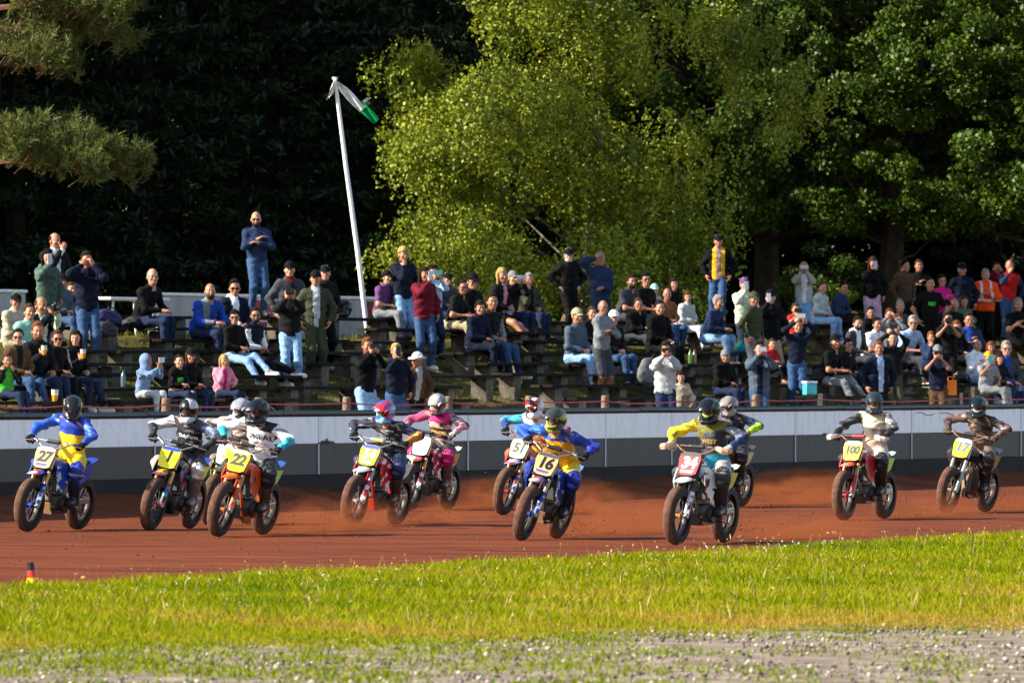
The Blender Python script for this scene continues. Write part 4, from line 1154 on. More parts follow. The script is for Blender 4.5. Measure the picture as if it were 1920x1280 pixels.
    for q in 'lr':
        sm = 2 if vest else 0; e = J['el' + q]; w = J['wr' + q]; sh_ = J['sh' + q]
        if short: P += [(sh_, bl(sh_, e, .62), (.050 + thick) * s, (.054 + thick * .8) * s, None, 1, sm)]
        else: P += [(sh_, e, (.047 + thick) * s, (.039 + thick) * s, None, 1, sm), (e, bl(e, w, .93), (.040 + thick) * s, (.028 + thick * .75) * s, None, 1, sm)]
    V, Q, mid = field_mesh(P, .024, k=.018, wr=.0085 if 'J' in op else .0065, seed=idx, cut=lambda G: np.where(np.abs(G @ lf32) < lim, -(G - hem) @ tvf, -1.0))
    cen = V[Q].mean(1); rel = cen - J['bel']; a_ = rel @ l; b_ = rel @ f; h_ = (cen - pel) @ tv / s
    if zz: mid = np.where((mid == 0) & (np.abs(a_) < (.045 + .03 * h_) * s) & (b_ > .02), 1, mid)
    if pr: mid = np.where((mid == 0) & (np.abs(a_) < .075 * s) & (b_ > .02) & (h_ > .27) & (h_ < .35), 1, mid)
    if 'hivis' in op: mid = np.where((mid == 0) & (((h_ > .12) & (h_ < .16)) | ((np.abs(np.abs(a_) - .10) < .022) & (h_ > .12))), 1, mid)
    if 'lining' in op: mid = np.where((mid == 0) & (np.abs(a_) < .125 * s) & (b_ > .02), 3, mid)
    c1 = COLS[zz[0][2:]] if zz else COLS[pr[0][6:]] if pr else (.6, .6, .55)
    c2 = COLS[vest[0][2:]] if vest else COLS['k']
    nm = 'jacket' if 'J' in op else 't_shirt' if short else 'sweater'
    obj(nm, mk_mesh(nm, V, Q, [cloth(COLS[top], 'jacket_cloth' if 'J' in op else 'knit_cloth'), cloth(c1, 'shirt_cloth'), cloth(c2, 'sleeve_cloth'), cloth(COLS['y'], 'jacket_lining')], mid), body)
    if 'stripes' in op:
        for q, sg in (('l', 1), ('r', -1)):
            mb = MB()
            for j in (-1, 0, 1):
                o_ = (f * .35 * j + l * sg) * .07 + UP * .012
                mb.tube([J['sh' + q] + o_ * 1.05 + UP * .03, bl(J['sh' + q], J['el' + q], .5) + o_ * .98, J['el' + q] + o_ * .92], .006, 5)
            mb.build('sleeve_stripe', cloth(COLS['w']), body)
    # trousers
    shorts = 'shorts' in label
    th = .015
    P = [(pel + UP * .03, pel - UP * .03 * s, .114 * s, .112 * s, ll, 1.32, 0)]
    for q in 'lr':
        hp, kn, an = J['hi' + q], J['kn' + q], J['an' + q]
        if 'skirt' in op: P += [(hp, bl(hp, kn, .55), .098 * s, .092 * s, None, 1, 0)]
        elif shorts: P += [(hp, bl(hp, kn, .95), (.080 + th) * s, (.068 + th) * s, None, 1, 0)]
        else: P += [(hp, kn, (.080 + th) * s, (.056 + th) * s, None, 1, 0), (kn, bl(kn, an, .96), (.056 + th) * s, (.040 + th) * s, None, 1, 0)]
    V, Q, mid = field_mesh(P, .025, k=.016, wr=.006, seed=idx + 50)
    nm = 'skirt' if 'skirt' in op else 'shorts' if shorts else 'trousers'
    obj(nm, mk_mesh(nm, V, Q, [cloth(COLS[bot], 'trouser_cloth')]), body)
    ws = rg.random() < .35 or 'legout' in op
    for q in 'lr':
        an, to = J['an' + q], J['to' + q]; ft = un((to - an) * (1, 1, 0))
        V, Q, mid = field_mesh([(an - UP * .02 - ft * .03, to, .050 * s, .040 * s, None, 1, 0), (an - UP * .045 - ft * .04, to - UP * .008 + ft * .02, .034 * s, .034 * s, None, 1, 0)], .018, k=.01)
        obj('shoe', mk_mesh('shoe', V, Q, m_shoe_w if ws else m_shoe_k), body)
    # head wear and hair
    H = (hd, hd_l, hf, hu, hs)
    def headpart(nm, T, m):
        V, Q = T; return obj(nm, mk_mesh(nm, xf(V, H[0], H[1], H[2], H[3], H[4]), np.asarray(Q), m), body)
    if hair and not (hat.startswith('hood')): headpart('hair', HAIR[hair.split('.')[0]], m_hair)
    if hat:
        hk, hc = hat.split('.'); headpart({'cap': 'cap', 'beanie': 'beanie', 'brim': 'hat', 'hood': 'hood'}[hk], HATS[hk], cloth(COLS[hc], 'hat_cloth'))
    bd = [o_ for o_ in op if o_ == 'B' or o_.startswith('B.')]
    if bd: headpart('beard', BEARD, M('beard', HAIRC[bd[0][2:]] if '.' in bd[0] else (hcol if hair else HAIRC['d']), .7, .3, 40, .4))
    if 'G' in op or 'g' in op:
        V = xf(GLASS_V, H[0], H[1], H[2], H[3], H[4]); dark = 'G' in op
        if dark: obj('sunglasses', mk_mesh('sunglasses', V, GLASS_F, m_lens, smooth=False), body)
        else:
            mb = MB()
            for sg in (-1, 1):
                c = [(sg * .034 + .023 * math.cos(a), .104, .004 + .016 * math.sin(a)) for a in [2 * math.pi * j / 10 for j in range(11)]]
                mb.tube(c, .0032, 4, cap=False); mb.tube([(sg * .057, .103, .008), (sg * .078, .0, .008)], .003, 4)
            obj('spectacles', mk_mesh('spectacles', xf(np.array(mb.v), H[0], H[1], H[2], H[3], H[4]), mb.f, m_rim, smooth=False), body)
    if 'P' in op:
        both = arms in ('phone', 'raise')
        c = (J['wrl'] + J['wrr']) / 2 if both else J['wrr']
        c = c + UP * (.105 if arms != 'raise' else .12) + hf * .03 - (0 if both else 1) * hd_l * .0
        cam_ = 'camera' in label
        hor = both and not cam_
        X = np.array(hd_l); 
        mb = MB()
        if cam_:
            mb.box((0, 0, 0), (.14, .07, .095), bev=.012); mb.lathe([(.0, -.13), (.036, -.13), (.036, -.03), (.042, -.03)], 14, axis='Y'); mb.box((0, 0, .058), (.05, .05, .03), bev=.008)
        else: mb.box((0, 0, 0), (.155 if hor else .075, .011, .075 if hor else .155), bev=.004)
        o_ = mb.build('camera' if cam_ else 'phone', m_phone_t if 'teal' in label else m_phone if (cam_ or rg.random() < .55) else m_phone_w, None, tuple(np.asarray(base) + c), (0, 0, math.radians(hyaw)), smooth=False)
        tag(o_, ('camera' if cam_ else 'phone') + ' in the hands of the ' + ' '.join(label.split()[:10]), 'camera' if cam_ else 'phone', 'phones and cameras held by spectators')
    OUT.append((idx, label, k, round(s, 2), round(s / s0, 2), base))
    if arms == 'drink':
        w = np.asarray(base) + J['wrr'] + UP * .07 + f * .07
        e = obj('beer_cup', None, loc=tuple(w)); tag(e, 'plastic cup of beer held by the ' + ' '.join(label.split()[:9]), 'cup', 'beer cups')
        cup_parts(e)
m_cup = M('clear_plastic_cup', (.6, .58, .5), .2, .05, spec=.6); m_beer = M('beer', (.65, .30, .03), .25, .1); m_foam = M('beer_foam', (.8, .76, .65), .7, .05)
def cup_parts(e):
    MB().lathe([(0, -.06), (.030, -.06), (.038, .012), (0, .012)], 14, axis='Z').build('beer', m_beer, e, smooth=True)
    MB().lathe([(0, .0125), (.0385, .0125), (.040, .028), (0, .030)], 14, axis='Z').build('foam', m_foam, e, smooth=True)
    MB().lathe([(.0405, .0285), (.044, .075), (.042, .075), (.0395, .0285)], 14, axis='Z', closed=True).build('cup_rim', m_cup, e, smooth=True)
for i_, r_ in enumerate(CROWD): spectator(i_, r_)
# ================================================================ flagpole, back wall, belongings
m_pole = M('white_pole_paint', (.72, .71, .68), .5, .12, 6, .1)
pn = ROW_N[7] + .35
pb = W(t_at(693, pn), pn); pb.z = bank_z(pn); Yp = pb.y
ptop = Vector(((628 - 960) / F * Yp, Yp, z_at(147, Yp)))
fp = tag(obj('flagpole', None, loc=pb), 'leaning white flagpole left of the birch', 'flagpole')
d = ptop - pb
bend = Vector((-.012, 0, 0))
MB().tube([(0, 0, -.2), tuple(d * .33 + bend * .6), tuple(d * .66 + bend), tuple(d)], [.045, .042, .038, .032], 12).build('pole', m_pole, fp, smooth=True)
MB().lathe([(0, .02), (.045, .02), (.05, 0), (.045, -.02), (0, -.02)], 12, tuple(d), 'Z').build('cap', m_pole, fp, smooth=True)
# limp flag: white cloth folded over the top, green tail
def flag_strip(pts, wid, nx=12):
    V = []; Q = []
    for i, (x, y, z, w) in enumerate(pts):
        for j in range(nx + 1):
            s = j / nx - .5; V.append((x + s * w * 1.0, y + .05 * math.sin(s * 9 + i * .7), z + s * w * .9 + .008 * math.sin(j * 1.9 + i)))
    for i in range(len(pts) - 1):
        for j in range(nx): a = i * (nx + 1) + j; Q.append((a, a + 1, a + nx + 2, a + nx + 1))
    return np.array(V), np.array(Q)
def px3(px, py): return ((px - 960) / F * Yp - pb.x, 0, z_at(py, Yp) - pb.z)
fl = tag(obj('flag', None, loc=pb), 'limp white and green flag caught at the top of the pole', 'flag')
m_fw = cloth((.74, .73, .68), 'flag_white'); m_fg = cloth((.01, .36, .13), 'flag_green')
P1 = [(*px3(632 + 6 * i, 156 + 6.2 * i), .06 + .022 * min(i, 2)) for i in range(9)]
V, Q = flag_strip([(x, .02, z, w) for x, y, z, w in P1], 1); obj('white_fold', mk_mesh('white_fold', V, Q, m_fw), fl)
P2 = [(*px3(674 + 5.4 * i, 196 + 5.2 * i), .13 - .006 * i) for i in range(7)]
V, Q = flag_strip([(x, .05, z, w) for x, y, z, w in P2], 1); obj('green_tail', mk_mesh('green_tail', V, Q, m_fg), fl)
P3 = [(*px3(628 - 1.4 * i, 150 + 4.6 * i), .04 + .013 * i) for i in range(8)]
V, Q = flag_strip([(x, -.05, z, w) for x, y, z, w in P3], 1); obj('white_fold', mk_mesh('white_fold', V, Q, m_fw), fl)
V, Q = flag_strip([(*px3(682 + 4 * i, 188 - .5 * i)[:1], .08, px3(682, 188)[2], .10) for i in range(3)], 1); obj('white_corner', mk_mesh('white_corner', V, Q, m_fw), fl)

# low whitewashed wall behind the top row, left half only
NB = 7.85
bw = tag(obj('back_wall', None, loc=W(0, NB, bank_z(NB)), rot=(0, 0, WANG)), 'low stained white wall behind the top row at the left', 'wall')
m_bw = wall_paint('stained_whitewash', (.42, .40, .37), (.24, .20, .16)); m_rust = M('rust_stain', (.22, .06, .025), .9, .4, 5, .4)
ta, tb = t_at(-80, NB), t_at(716, NB); np_ = 7
for i in range(np_):
    if i in (1, 2): continue
    a, b_ = ta + (tb - ta) * i / np_, ta + (tb - ta) * (i + 1) / np_
    MB().box((0, 0, 0), (b_ - a - .015, .10, .68), bev=.008).build('wall_panel', m_bw, bw, ((a + b_) / 2, RND.uniform(-.01, .01), .36))
    MB().box((0, 0, 0), (b_ - a - .01, .16, .05), bev=.008).build('coping', m_pole, bw, ((a + b_) / 2, 0, .727))
def disc(nm, t, z, r, m, off, sx=1.0):
    V = [(t + r * sx * math.cos(a), off, z + r * math.sin(a)) for a in [2 * math.pi * j / 28 for j in range(28)]]
    mb = MB(); mb.add(V + [(x, off + .01, z_) for x, y_, z_ in V], [tuple(range(28))] + [(j, 28 + j, 28 + (j + 1) % 28, (j + 1) % 28) for j in range(28)]); mb.build(nm, m, bw)
ts = t_at(478, NB)
disc('painted_disc', ts, .34, .36, M('sign_white', (.62, .6, .56), .6, .1), -.062, 1.8)
disc('painted_disc', ts, .34, .32, M('sign_red', (.42, .02, .03), .6, .2), -.066, 1.8)
for z in (.44, .30): MB().box((0, 0, 0), (.9, .006, .03)).build('painted_bar', M('sign_white', (.62, .6, .56), .6, .1), bw, (ts, -.07, z))
MB().box((0, 0, 0), (.55, .006, .62), bev=.002).build('rust_patch', m_rust, bw, (t_at(690, NB), -.055, .36))
# white folding table behind the old man
e = tag(obj('trestle_table', None, loc=W(t_at(232, 7.2), 7.2, bank_z(7.2)), rot=(0, 0, WANG + .1)), 'white trestle table top behind the elderly man', 'table')
MB().box((0, 0, .62), (2.6, .6, .05), bev=.01).build('table_top', m_pole, e)
for x in (-1.0, 1.0):
    for s in (-1, 1): MB().tube([(x, s * .22, .60), (x + .15 * s, s * .24, 0)], .022, 8).build('leg', m_pole, e, smooth=True)

# belongings
def lump(name, px, py_n, size, col, label, cat, seed=0, strap=True, n=None, z=None, rough=.7):
    """soft bag resting on bench row k (py_n) or at a given offset"""
    if n is None: n, z = ROW_N[py_n], SEAT_Z[py_n]
    p = W(t_at(px, n), n, z); w, dp, h = size
    P = [((-w * .28, 0, h * .36), (w * .28, 0, h * .36), h * .36, h * .33, (0, 1, 0), dp / h, 0), ((-w * .18, 0, h * .66), (w * .14, 0, h * .62), h * .30, h * .28, (0, 1, 0), dp / h, 0)]
    V, Q, _ = field_mesh(P, max(.014, h / 16), k=.03, wr=.008, seed=seed)
    e = obj(name, mk_mesh(name, V, Q, M(name + '_fabric', col, rough, .25, 10, .4)), loc=p, rot=(0, 0, WANG - .5))
    if strap: MB().tube([(-w * .2, -dp * .3, h * .85), (-w * .1, -dp * .45, h * 1.05), (w * .1, -dp * .45, h * 1.02), (w * .2, -dp * .3, h * .8)], .012, 6).build('strap', M('strap_webbing', (.03, .03, .03), .8, .2), e, smooth=True)
    return tag(e, label, cat, 'bags left on the benches' if cat == 'bag' else None)
lump('sports_bag', 203, 6, (.55, .25, .28), (.03, .03, .12), 'dark blue sports bag left of the elderly man', 'bag', 1)
lump('backpack', 200, 5, (.40, .25, .26), (.05, .05, .05), 'dark backpack on the bench below the blue bag', 'bag', 2)
lump('folded_jacket', 262, 6, (.9, .3, .16), (.03, .03, .032), 'dark jacket laid on the bench beside the elderly man', 'jacket', 3, False)
lump('backpack', 1222, 1, (.45, .28, .50), (.16, .16, .16), 'grey backpack left of the woman in the off-white hoodie', 'bag', 4)
lump('cloth_bag', 1393, 4, (.30, .2, .22), (.02, .28, .30), 'teal bag beside the man sitting sideways', 'bag', 5)
lump('sports_bag', 1545, 1, (.60, .3, .32), (.012, .012, .016), 'black sports bag beside the man in grey trousers', 'bag', 6)
lump('rubbish_bag', 1803, 1, (.40, .3, .26), (.015, .015, .018), 'shiny black bag beside the orange carrier', 'bag', 7, False, rough=.25)
lump('shawl', 1275, 6, (.5, .3, .2), (.5, .46, .48), 'pale folded shawl under the leaning woman', 'shawl', 9, False)
def crash_helmet(px, k, col, label):
    p = W(t_at(px, ROW_N[k]), ROW_N[k], SEAT_Z[k] + .15); V, Q = HELM
    e = obj('crash_helmet', mk_mesh('crash_helmet', xf(V, (0, 0, 0), (1, 0, 0), (0, 1, 0), (0, 0, 1)), Q, M('helmet_shell', col, .2, .2)), loc=p, rot=(0, 0, 2.4))
    obj('peak', mk_mesh('peak', np.array(_pk0.v), _pk0.f, M('helmet_shell', col, .2, .2)), e); tag(e, label, 'helmet')
HELMETS_LATER = [(645, 7, (.015, .015, .017), 'black crash helmet on the top bench beside the man in black'), (727, 7, (.02, .10, .30), 'shiny blue crash helmet at the foot of the flagpole')]
# paper carrier bag
p = W(t_at(1782, .75), .75, SEAT_Z[0] + .0); e = obj('paper_bag', None, loc=p + Vector((0, 0, .0)), rot=(0, 0, WANG - .9)); tag(e, 'bright orange paper carrier bag behind the rope', 'bag')
mo = M('orange_paper', (.80, .25, .01), .7, .1)
MB().box((0, 0, .13), (.21, .11, .27), bev=.004).build('bag_body', mo, e); MB().tube([(-.05, 0, .265), (-.04, 0, .33), (.04, 0, .33), (.05, 0, .265)], .005, 5).build('handle', mo, e)
# cool box, bottle, cups, plates
p = W(t_at(1518, ROW_N[0]), ROW_N[0], SEAT_Z[0]); e = tag(obj('cool_box', None, loc=p, rot=(0, 0, .5)), 'turquoise cool box on the front bench by the jeans woman', 'box')
MB().box((0, 0, .11), (.22, .16, .21), bev=.02).build('box_body', M('turquoise_plastic', (.08, .42, .48), .4, .1), e); MB().box((0, 0, .235), (.24, .18, .04), bev=.012).build('lid', M('white_plastic', (.6, .66, .66), .4, .1), e)
for px, k, lb in [(103, 0, 'cup of beer standing alone on the front bench at the left'), ]:
    e = tag(obj('beer_cup', None, loc=W(t_at(px, ROW_N[k] - .05), ROW_N[k] - .05, SEAT_Z[k] + .062)), lb, 'cup', 'beer cups'); e.scale = (1.25,) * 3; cup_parts(e)
for px, k, col, lb in [(231, 1, (.10, .16, .20), 'steel drinking bottle left of the hooded boy'), (1294, 3, (.10, .22, .04), 'green glass bottle on the bench beside the white trousers'), (1302, 3, (.25, .14, .05), 'brown glass bottle beside the green one')]:
    MBo = MB().lathe([(0, 0), (.036, 0), (.037, .15), (.030, .18), (.014, .205), (.014, .25), (0, .25)], 14, axis='Z').build('bottle', M('bottle_glass', col, .2, .2, spec=.7), None, W(t_at(px, ROW_N[k]), ROW_N[k], SEAT_Z[k] + .001), smooth=True); tag(MBo, lb, 'bottle', 'bottles on the benches')
tag(MB().lathe([(0, 0), (.07, 0), (.11, .018), (.108, .022), (.07, .006), (0, .006)], 20, axis='Z').build('paper_plate', M('paper_plate', (.7, .69, .66), .8, .05), None, W(t_at(212, ROW_N[0]), ROW_N[0], SEAT_Z[0] + .003), smooth=True), 'white paper plate on the bench left of the hooded boy', 'plate')
# small marker post at the grass edge in black, red and yellow
p = ground_pt(62, 1098); e = tag(obj('marker_post', None, loc=p, rot=(0, -.10, 0)), 'small black, red and yellow marker post at the grass edge', 'marker')
for nm, z0_, z1_, r0_, r1_, c in [('black_band', .150, .225, .040, .034, (.012, .012, .012)), ('red_band', .08, .149, .047, .041, (.75, .05, .015)), ('yellow_band', -.01, .079, .062, .055, (.85, .62, .01))]:
    MB().lathe([(0, z0_), (r0_, z0_), (r1_, z1_), (0, z1_)], 18, axis='Z').build(nm, M(nm + '_paint', c, .35, .05), e, smooth=True)
# ================================================================ flat-track motorcycles and riders
m_tread = M('dusty_tyre_tread', (.16, .085, .055), .95, .35, 14, .9, bscale=60)
m_wallr = M('tyre_sidewall', (.028, .024, .022), .8, .4, 9, .3, col2=(.075, .05, .04))
m_alu = M('bare_aluminium', (.42, .41, .40), .38, .15, 8, .1, metal=.9)
m_steel = M('dull_steel', (.35, .34, .33), .4, .25, 8, .1, metal=.8)
m_blk = M('black_plastic', (.015, .015, .017), .45, .3, 6, .1)
m_eng = M('dusty_engine_cases', (.10, .085, .075), .5, .5, 9, .4, metal=.5)
m_gold = M('gold_fork_tube', (.55, .36, .17), .3, .15, 8, 0, metal=.8)
m_rubber = M('grip_rubber', (.02, .02, .02), .8, .2, 20, .3)
m_seat = M('seat_cover', (.02, .02, .024), .7, .3, 10, .3)
m_rad = M('radiator_core', (.03, .03, .03), .5, .3, 30, .4)
def P_(col, name='plastic'): return M(name, col, .35, .08, 5, 0, spec=.5)
def graph(name, a, b, c, sc_=7):
    """moulded-in race graphics: three colours in sharp slanted shards"""
    m, t, bs = _new(name); L = t.links.new; a, b, c = TC(a), TC(b), TC(c)
    tc = t.nodes.new('ShaderNodeTexCoord'); mp = t.nodes.new('ShaderNodeMapping'); mp.inputs['Scale'].default_value = (1, 1, 2.2); mp.inputs['Rotation'].default_value = (.5, .6, .3)
    L(tc.outputs['Object'], mp.inputs['Vector'])
    v = t.nodes.new('ShaderNodeTexVoronoi'); v.inputs['Scale'].default_value = sc_
    L(mp.outputs[0], v.inputs['Vector'])
    sp = t.nodes.new('ShaderNodeSeparateColor'); L(v.outputs['Color'], sp.inputs[0])
    r = t.nodes.new('ShaderNodeValToRGB'); r.color_ramp.interpolation = 'CONSTANT'; e = r.color_ramp.elements
    e[0].color = (*a, 1); e[1].position = .45; e[1].color = (*b, 1); x = e.new(.75); x.color = (*c, 1)
    L(sp.outputs[0], r.inputs['Fac']); L(r.outputs['Color'], bs.inputs['Base Color']); bs.inputs['Roughness'].default_value = .35
    return m

AX, AZ, RT = .71, .345, .345
def wheel_meshes():
    mb = MB(); prof = []; n = 14
    for i in range(n + 1):
        a = math.pi * (-.5 + i / n); c = math.cos(a); s = math.sin(a)
        w = .066 * (abs(s) ** .8) * (1 if s > 0 else -1)
        prof.append((.232 + .113 * (max(c, 0) ** .55), w))
    mb.lathe(prof, 44)
    k = len(prof) - 1
    mb.m = [1 if 3 <= (i % k) <= k - 4 else 0 for i in range(len(mb.f))]
    # tread blocks: shallow cross grooves
    for j in range(44):
        for i in range(4, len(prof) - 4):
            idx = j * len(prof) + i; x, y, z = mb.v[idx]; q = .994 if (j + i) % 2 else 1.004; mb.v[idx] = (x * q, y, z * q)
    tyre = mb.mesh('wheel', [m_wallr, m_tread], smooth=True)
    rim = MB().lathe([(.236, -.034), (.214, -.026), (.208, 0), (.214, .026), (.236, .034), (.222, .0)], 36, closed=True).mesh('rim', M('worn_rim', (.10, .095, .09), .5, .4, 9, .1, metal=.6), smooth=True)
    rimk = MB().lathe([(.236, -.034), (.214, -.026), (.208, 0), (.214, .026), (.236, .034), (.222, .0)], 36, closed=True).mesh('rim', m_blk, smooth=True)
    hub = MB().lathe([(0, -.055), (.02, -.055), (.042, -.045), (.042, -.035), (.026, -.02), (.026, .02), (.042, .035), (.042, .045), (.02, .055), (0, .055)], 18)
    mb = MB()
    for i in range(28):
        a = 2 * math.pi * i / 28; sgn = 1 if i % 2 else -1; b = a + .28 * (1 if (i // 2) % 2 else -1)
        mb.tube([(.04 * math.cos(a), sgn * .04, .04 * math.sin(a)), (.215 * math.cos(b), sgn * .006, .215 * math.sin(b))], .0028, 4, cap=False)
    spk = mb.mesh('spokes', m_alu)
    disc = MB().lathe([(.115, .060), (.150, .060), (.150, .064), (.115, .064)], 28, closed=True).mesh('brake_disc', m_steel)
    spr = MB().lathe([(.07, -.062), (.118, -.062), (.118, -.066), (.07, -.066)], 28, closed=True).mesh('sprocket', m_steel)
    return tyre, rim, rimk, hub, spk, disc, spr
WM = wheel_meshes()
def hubmesh(c): return WM[3].mesh('hub', P_(c, 'hub_anodising'), smooth=True)

def plate_prism(pts, thick, M3):
    """flat outline (u, v) -> prism, M3 maps (u, v, w) to bike space"""
    n = len(pts); a = [M3 @ Vector((u, v, 0)) for u, v in pts]; b = [M3 @ Vector((u, v, -thick)) for u, v in pts]
    mb = MB(); mb.add(a + b, [tuple(range(n)), tuple(range(2 * n - 1, n - 1, -1))] + [(i, n + i, n + (i + 1) % n, (i + 1) % n) for i in range(n)])
    return mb
PLATE = [(-.105, -.125), (-.06, -.145), (.06, -.145), (.105, -.125), (.130, .045), (.118, .115), (.06, .135), (-.06, .135), (-.118, .115), (-.130, .045)]

def motorcycle(S):
    body = P_(S['body']); acc = S.get('gm') or graph('race_graphics', S['body'], S['acc'], S['acc2'])
    e = obj('motorcycle', None)
    dirty = S.get('dust', 0)
    ev = S.get('ev', False)
    # wheels
    for x, fr in ((AX, True), (-AX, False)):
        w = obj('wheel', WM[0], e, (x, 0, AZ), (0, RND.random() * 6, 0))
        obj('rim', WM[2] if S.get('krim') else WM[1], w); obj('hub', hubmesh(S['hub']), w); obj('spokes', WM[4], w)
        if not fr: obj('brake_disc', WM[5], w); obj('sprocket', WM[6], w)
    # fork: rake 26.5 degrees
    rk = math.radians(26.5); fx, fz = -math.sin(rk), math.cos(rk)
    def fk(s, y, off=0.0): return (AX - .035 + fx * s + off * fz, y, AZ + fz * s - off * fx)
    for y in (-.098, .098):
        MB().tube([fk(-.03, y), fk(.0, y), fk(.30, y)], [.030, .033, .030], 12).tube([(AX, y * .55, AZ), (AX, y, AZ)], .014, 8).build('fork_leg', m_steel, e, smooth=True)
        MB().tube([fk(.28, y), fk(.78, y)], .0265, 12).build('fork_tube', S.get('fork', m_gold), e, smooth=True)
        if not ev: 
            mb = MB(); mb.loft([[fk(s, y + w_ * math.copysign(1, y), .036 + o_) for w_, o_ in ((-.03, .0), (0, .012), (.034, -.004), (.034, -.014), (0, -.002), (-.03, -.01))] for s in (.02, .10, .22, .30)])
            mb.build('fork_guard', acc, e, smooth=True)
    for s, t_ in ((.50, .030), (.72, .026)): 
        c = Vector(fk(s, 0)); MB().box(c, (.10, .26, t_), Matrix.Rotation(-rk, 3, 'Y'), bev=.008).build('triple_clamp', m_alu if s > .6 else m_blk, e)
    # handlebar with grips, levers and pad
    hb = Vector(fk(.80, 0)); hx_, hz_ = hb.x, hb.z
    bar = [(hx_ - .11, -.41, hz_ + .075), (hx_ - .07, -.26, hz_ + .09), (hx_ + .0, -.12, hz_ + .01), (hx_ + .01, 0, hz_), (hx_ + .0, .12, hz_ + .01), (hx_ - .07, .26, hz_ + .09), (hx_ - .11, .41, hz_ + .075)]
    MB().tube(bar, .0115, 10).tube([bar[1], bar[5]], .007, 8).build('handlebar', m_alu if not dirty else M('dusty_bar', (.30, .18, .11), .6, .3), e, smooth=True)
    MB().box((hx_ - .065, 0, hz_ + .085), (.05, .20, .05), bev=.02).build('bar_pad', P_(S.get('pad', (.02, .02, .02)), 'bar_pad_foam'), e)
    for s in (-1, 1):
        MB().tube([(hx_ - .073, s * .29, hz_ + .087), (hx_ - .114, s * .425, hz_ + .074)], .0175, 10).build('grip', m_rubber, e, smooth=True)
        MB().tube([(hx_ - .04, s * .25, hz_ + .08), (hx_ - .02, s * .30, hz_ + .075), (hx_ - .06, s * .41, hz_ + .06)], .007, 6).build('lever', m_alu, e, smooth=True)
        MB().tube([(hx_ - .05, s * .22, hz_ + .09), (hx_ + .06, s * .20, hz_ + .12), (hx_ + .09, s * .10, hz_ + .02), (hx_ + .02, s * .07, hz_ - .12)], .0045, 5).build('control_cable', m_blk, e, smooth=True)
        if S.get('guard'):
            G_ = []
            for a in [(-.02, .25, .085, .03), (.03, .30, .085, .05), (.055, .36, .07, .06), (.03, .43, .06, .055), (-.06, .455, .065, .035)]:
                x, y, z, h = a; h *= .62; G_.append([(hx_ + x, s * y, hz_ + z + h), (hx_ + x + .012, s * (y + .006), hz_ + z), (hx_ + x, s * y, hz_ + z - h), (hx_ + x - .008, s * (y - .004), hz_ + z - h), (hx_ + x, s * (y - .002), hz_ + z), (hx_ + x - .008, s * (y - .004), hz_ + z + h)])
            MB().loft(G_).build('hand_guard', P_(S['guard'], 'hand_guard_plastic'), e, smooth=True)
    # number plate
    tilt = math.radians(24); pc = Vector(fk(.64, 0, .088))
    M4 = Matrix(((0, -math.sin(tilt), math.cos(tilt), pc.x), (1, 0, 0, 0), (0, math.cos(tilt), math.sin(tilt), pc.z), (0, 0, 0, 1)))
    pl = plate_prism([(u * 1.06, v * 1.04) for u, v in PLATE], .006, M4).build('number_plate', P_(S['plate'], 'plate_background'), e)
    def on_plate(me, mat, w=.002, du=0, dv=0):
        V = np.array([M4 @ Vector((v.co.x + du, v.co.y + dv, w)) for v in me.vertices]); fs = [tuple(p.vertices) for p in me.polygons]
        bpy.data.meshes.remove(me); return V, fs, mat
    def strip(name, pts, col, w=.0012):
        me = mk_mesh(name, [M4 @ Vector((u * 1.06, v * 1.04, w)) for u, v in pts], [tuple(range(len(pts)))], P_(col, name + '_vinyl'), smooth=False); obj(name, me, pl)
    for (pts, col) in S.get('strips', []): strip('plate_sticker', pts, col)
    if S['num']: me = text_mesh(S['num'], S.get('nsz', .165) * 1.2, S.get('nw', .0085), S.get('shear', .12), spacing=S.get('nsp', .92))
    if S.get('outl'):
        m2 = text_mesh(S['num'], S.get('nsz', .165) * 1.2, S.get('nw', .0085) + .0065, S.get('shear', .12), spacing=S.get('nsp', .92)); V, fs, _ = on_plate(m2, None, .0018, dv=S.get('ndv', .0)); obj('number_outline', mk_mesh('number_outline', V, fs, P_(S['outl'], 'outline_vinyl'), smooth=False), pl)
    if S['num']: V, fs, _ = on_plate(me, None, .0032, dv=S.get('ndv', .0)); obj('race_number', mk_mesh('race_number', V, fs, P_(S['ncol'], 'number_vinyl'), smooth=False), pl)
    # front mudguard
    if not ev:
        R_ = []
        for x, z, w, d in [(.30, .775, .055, .02), (.42, .795, .085, .03), (.58, .790, .092, .028), (.72, .765, .080, .022), (.80, .745, .055, .012)]:
            R_.append([(x, -w, z - d), (x, -w * .55, z), (x, 0, z + .008), (x, w * .55, z), (x, w, z - d), (x, w * .55, z - .008), (x, 0, z), (x, -w * .55, z - .008)])
        MB().loft(R_).build('front_mudguard', S.get('fmud') or acc, e, smooth=True)
    # frame
    sh = Vector(fk(.60, 0, -.07)); piv = Vector((-.17, 0, .42))
    fr = MB()
    for y in (-1, 1):
        fr.tube([sh, (.18, y * .09, .80), (-.08, y * .12, .66), (-.17, y * .12, .42), (-.12, y * .11, .25), (.20, y * .10, .24)], [.026, .024, .024, .024, .016, .016], 8)
        fr.tube([sh + Vector((0, 0, -.08)), (.33, y * .06, .52), (.26, y * .09, .28), (.20, y * .10, .24)], .018, 8)
        fr.tube([(-.02, y * .10, .70), (-.35, y * .10, .80), (-.62, y * .07, .86)], .013, 6)
        fr.tube([(-.16, y * .11, .48), (-.55, y * .08, .80)], .011, 6)
    fr.build('frame', P_(S.get('frame', (.05, .05, .055)), 'frame_paint'), e, smooth=True)
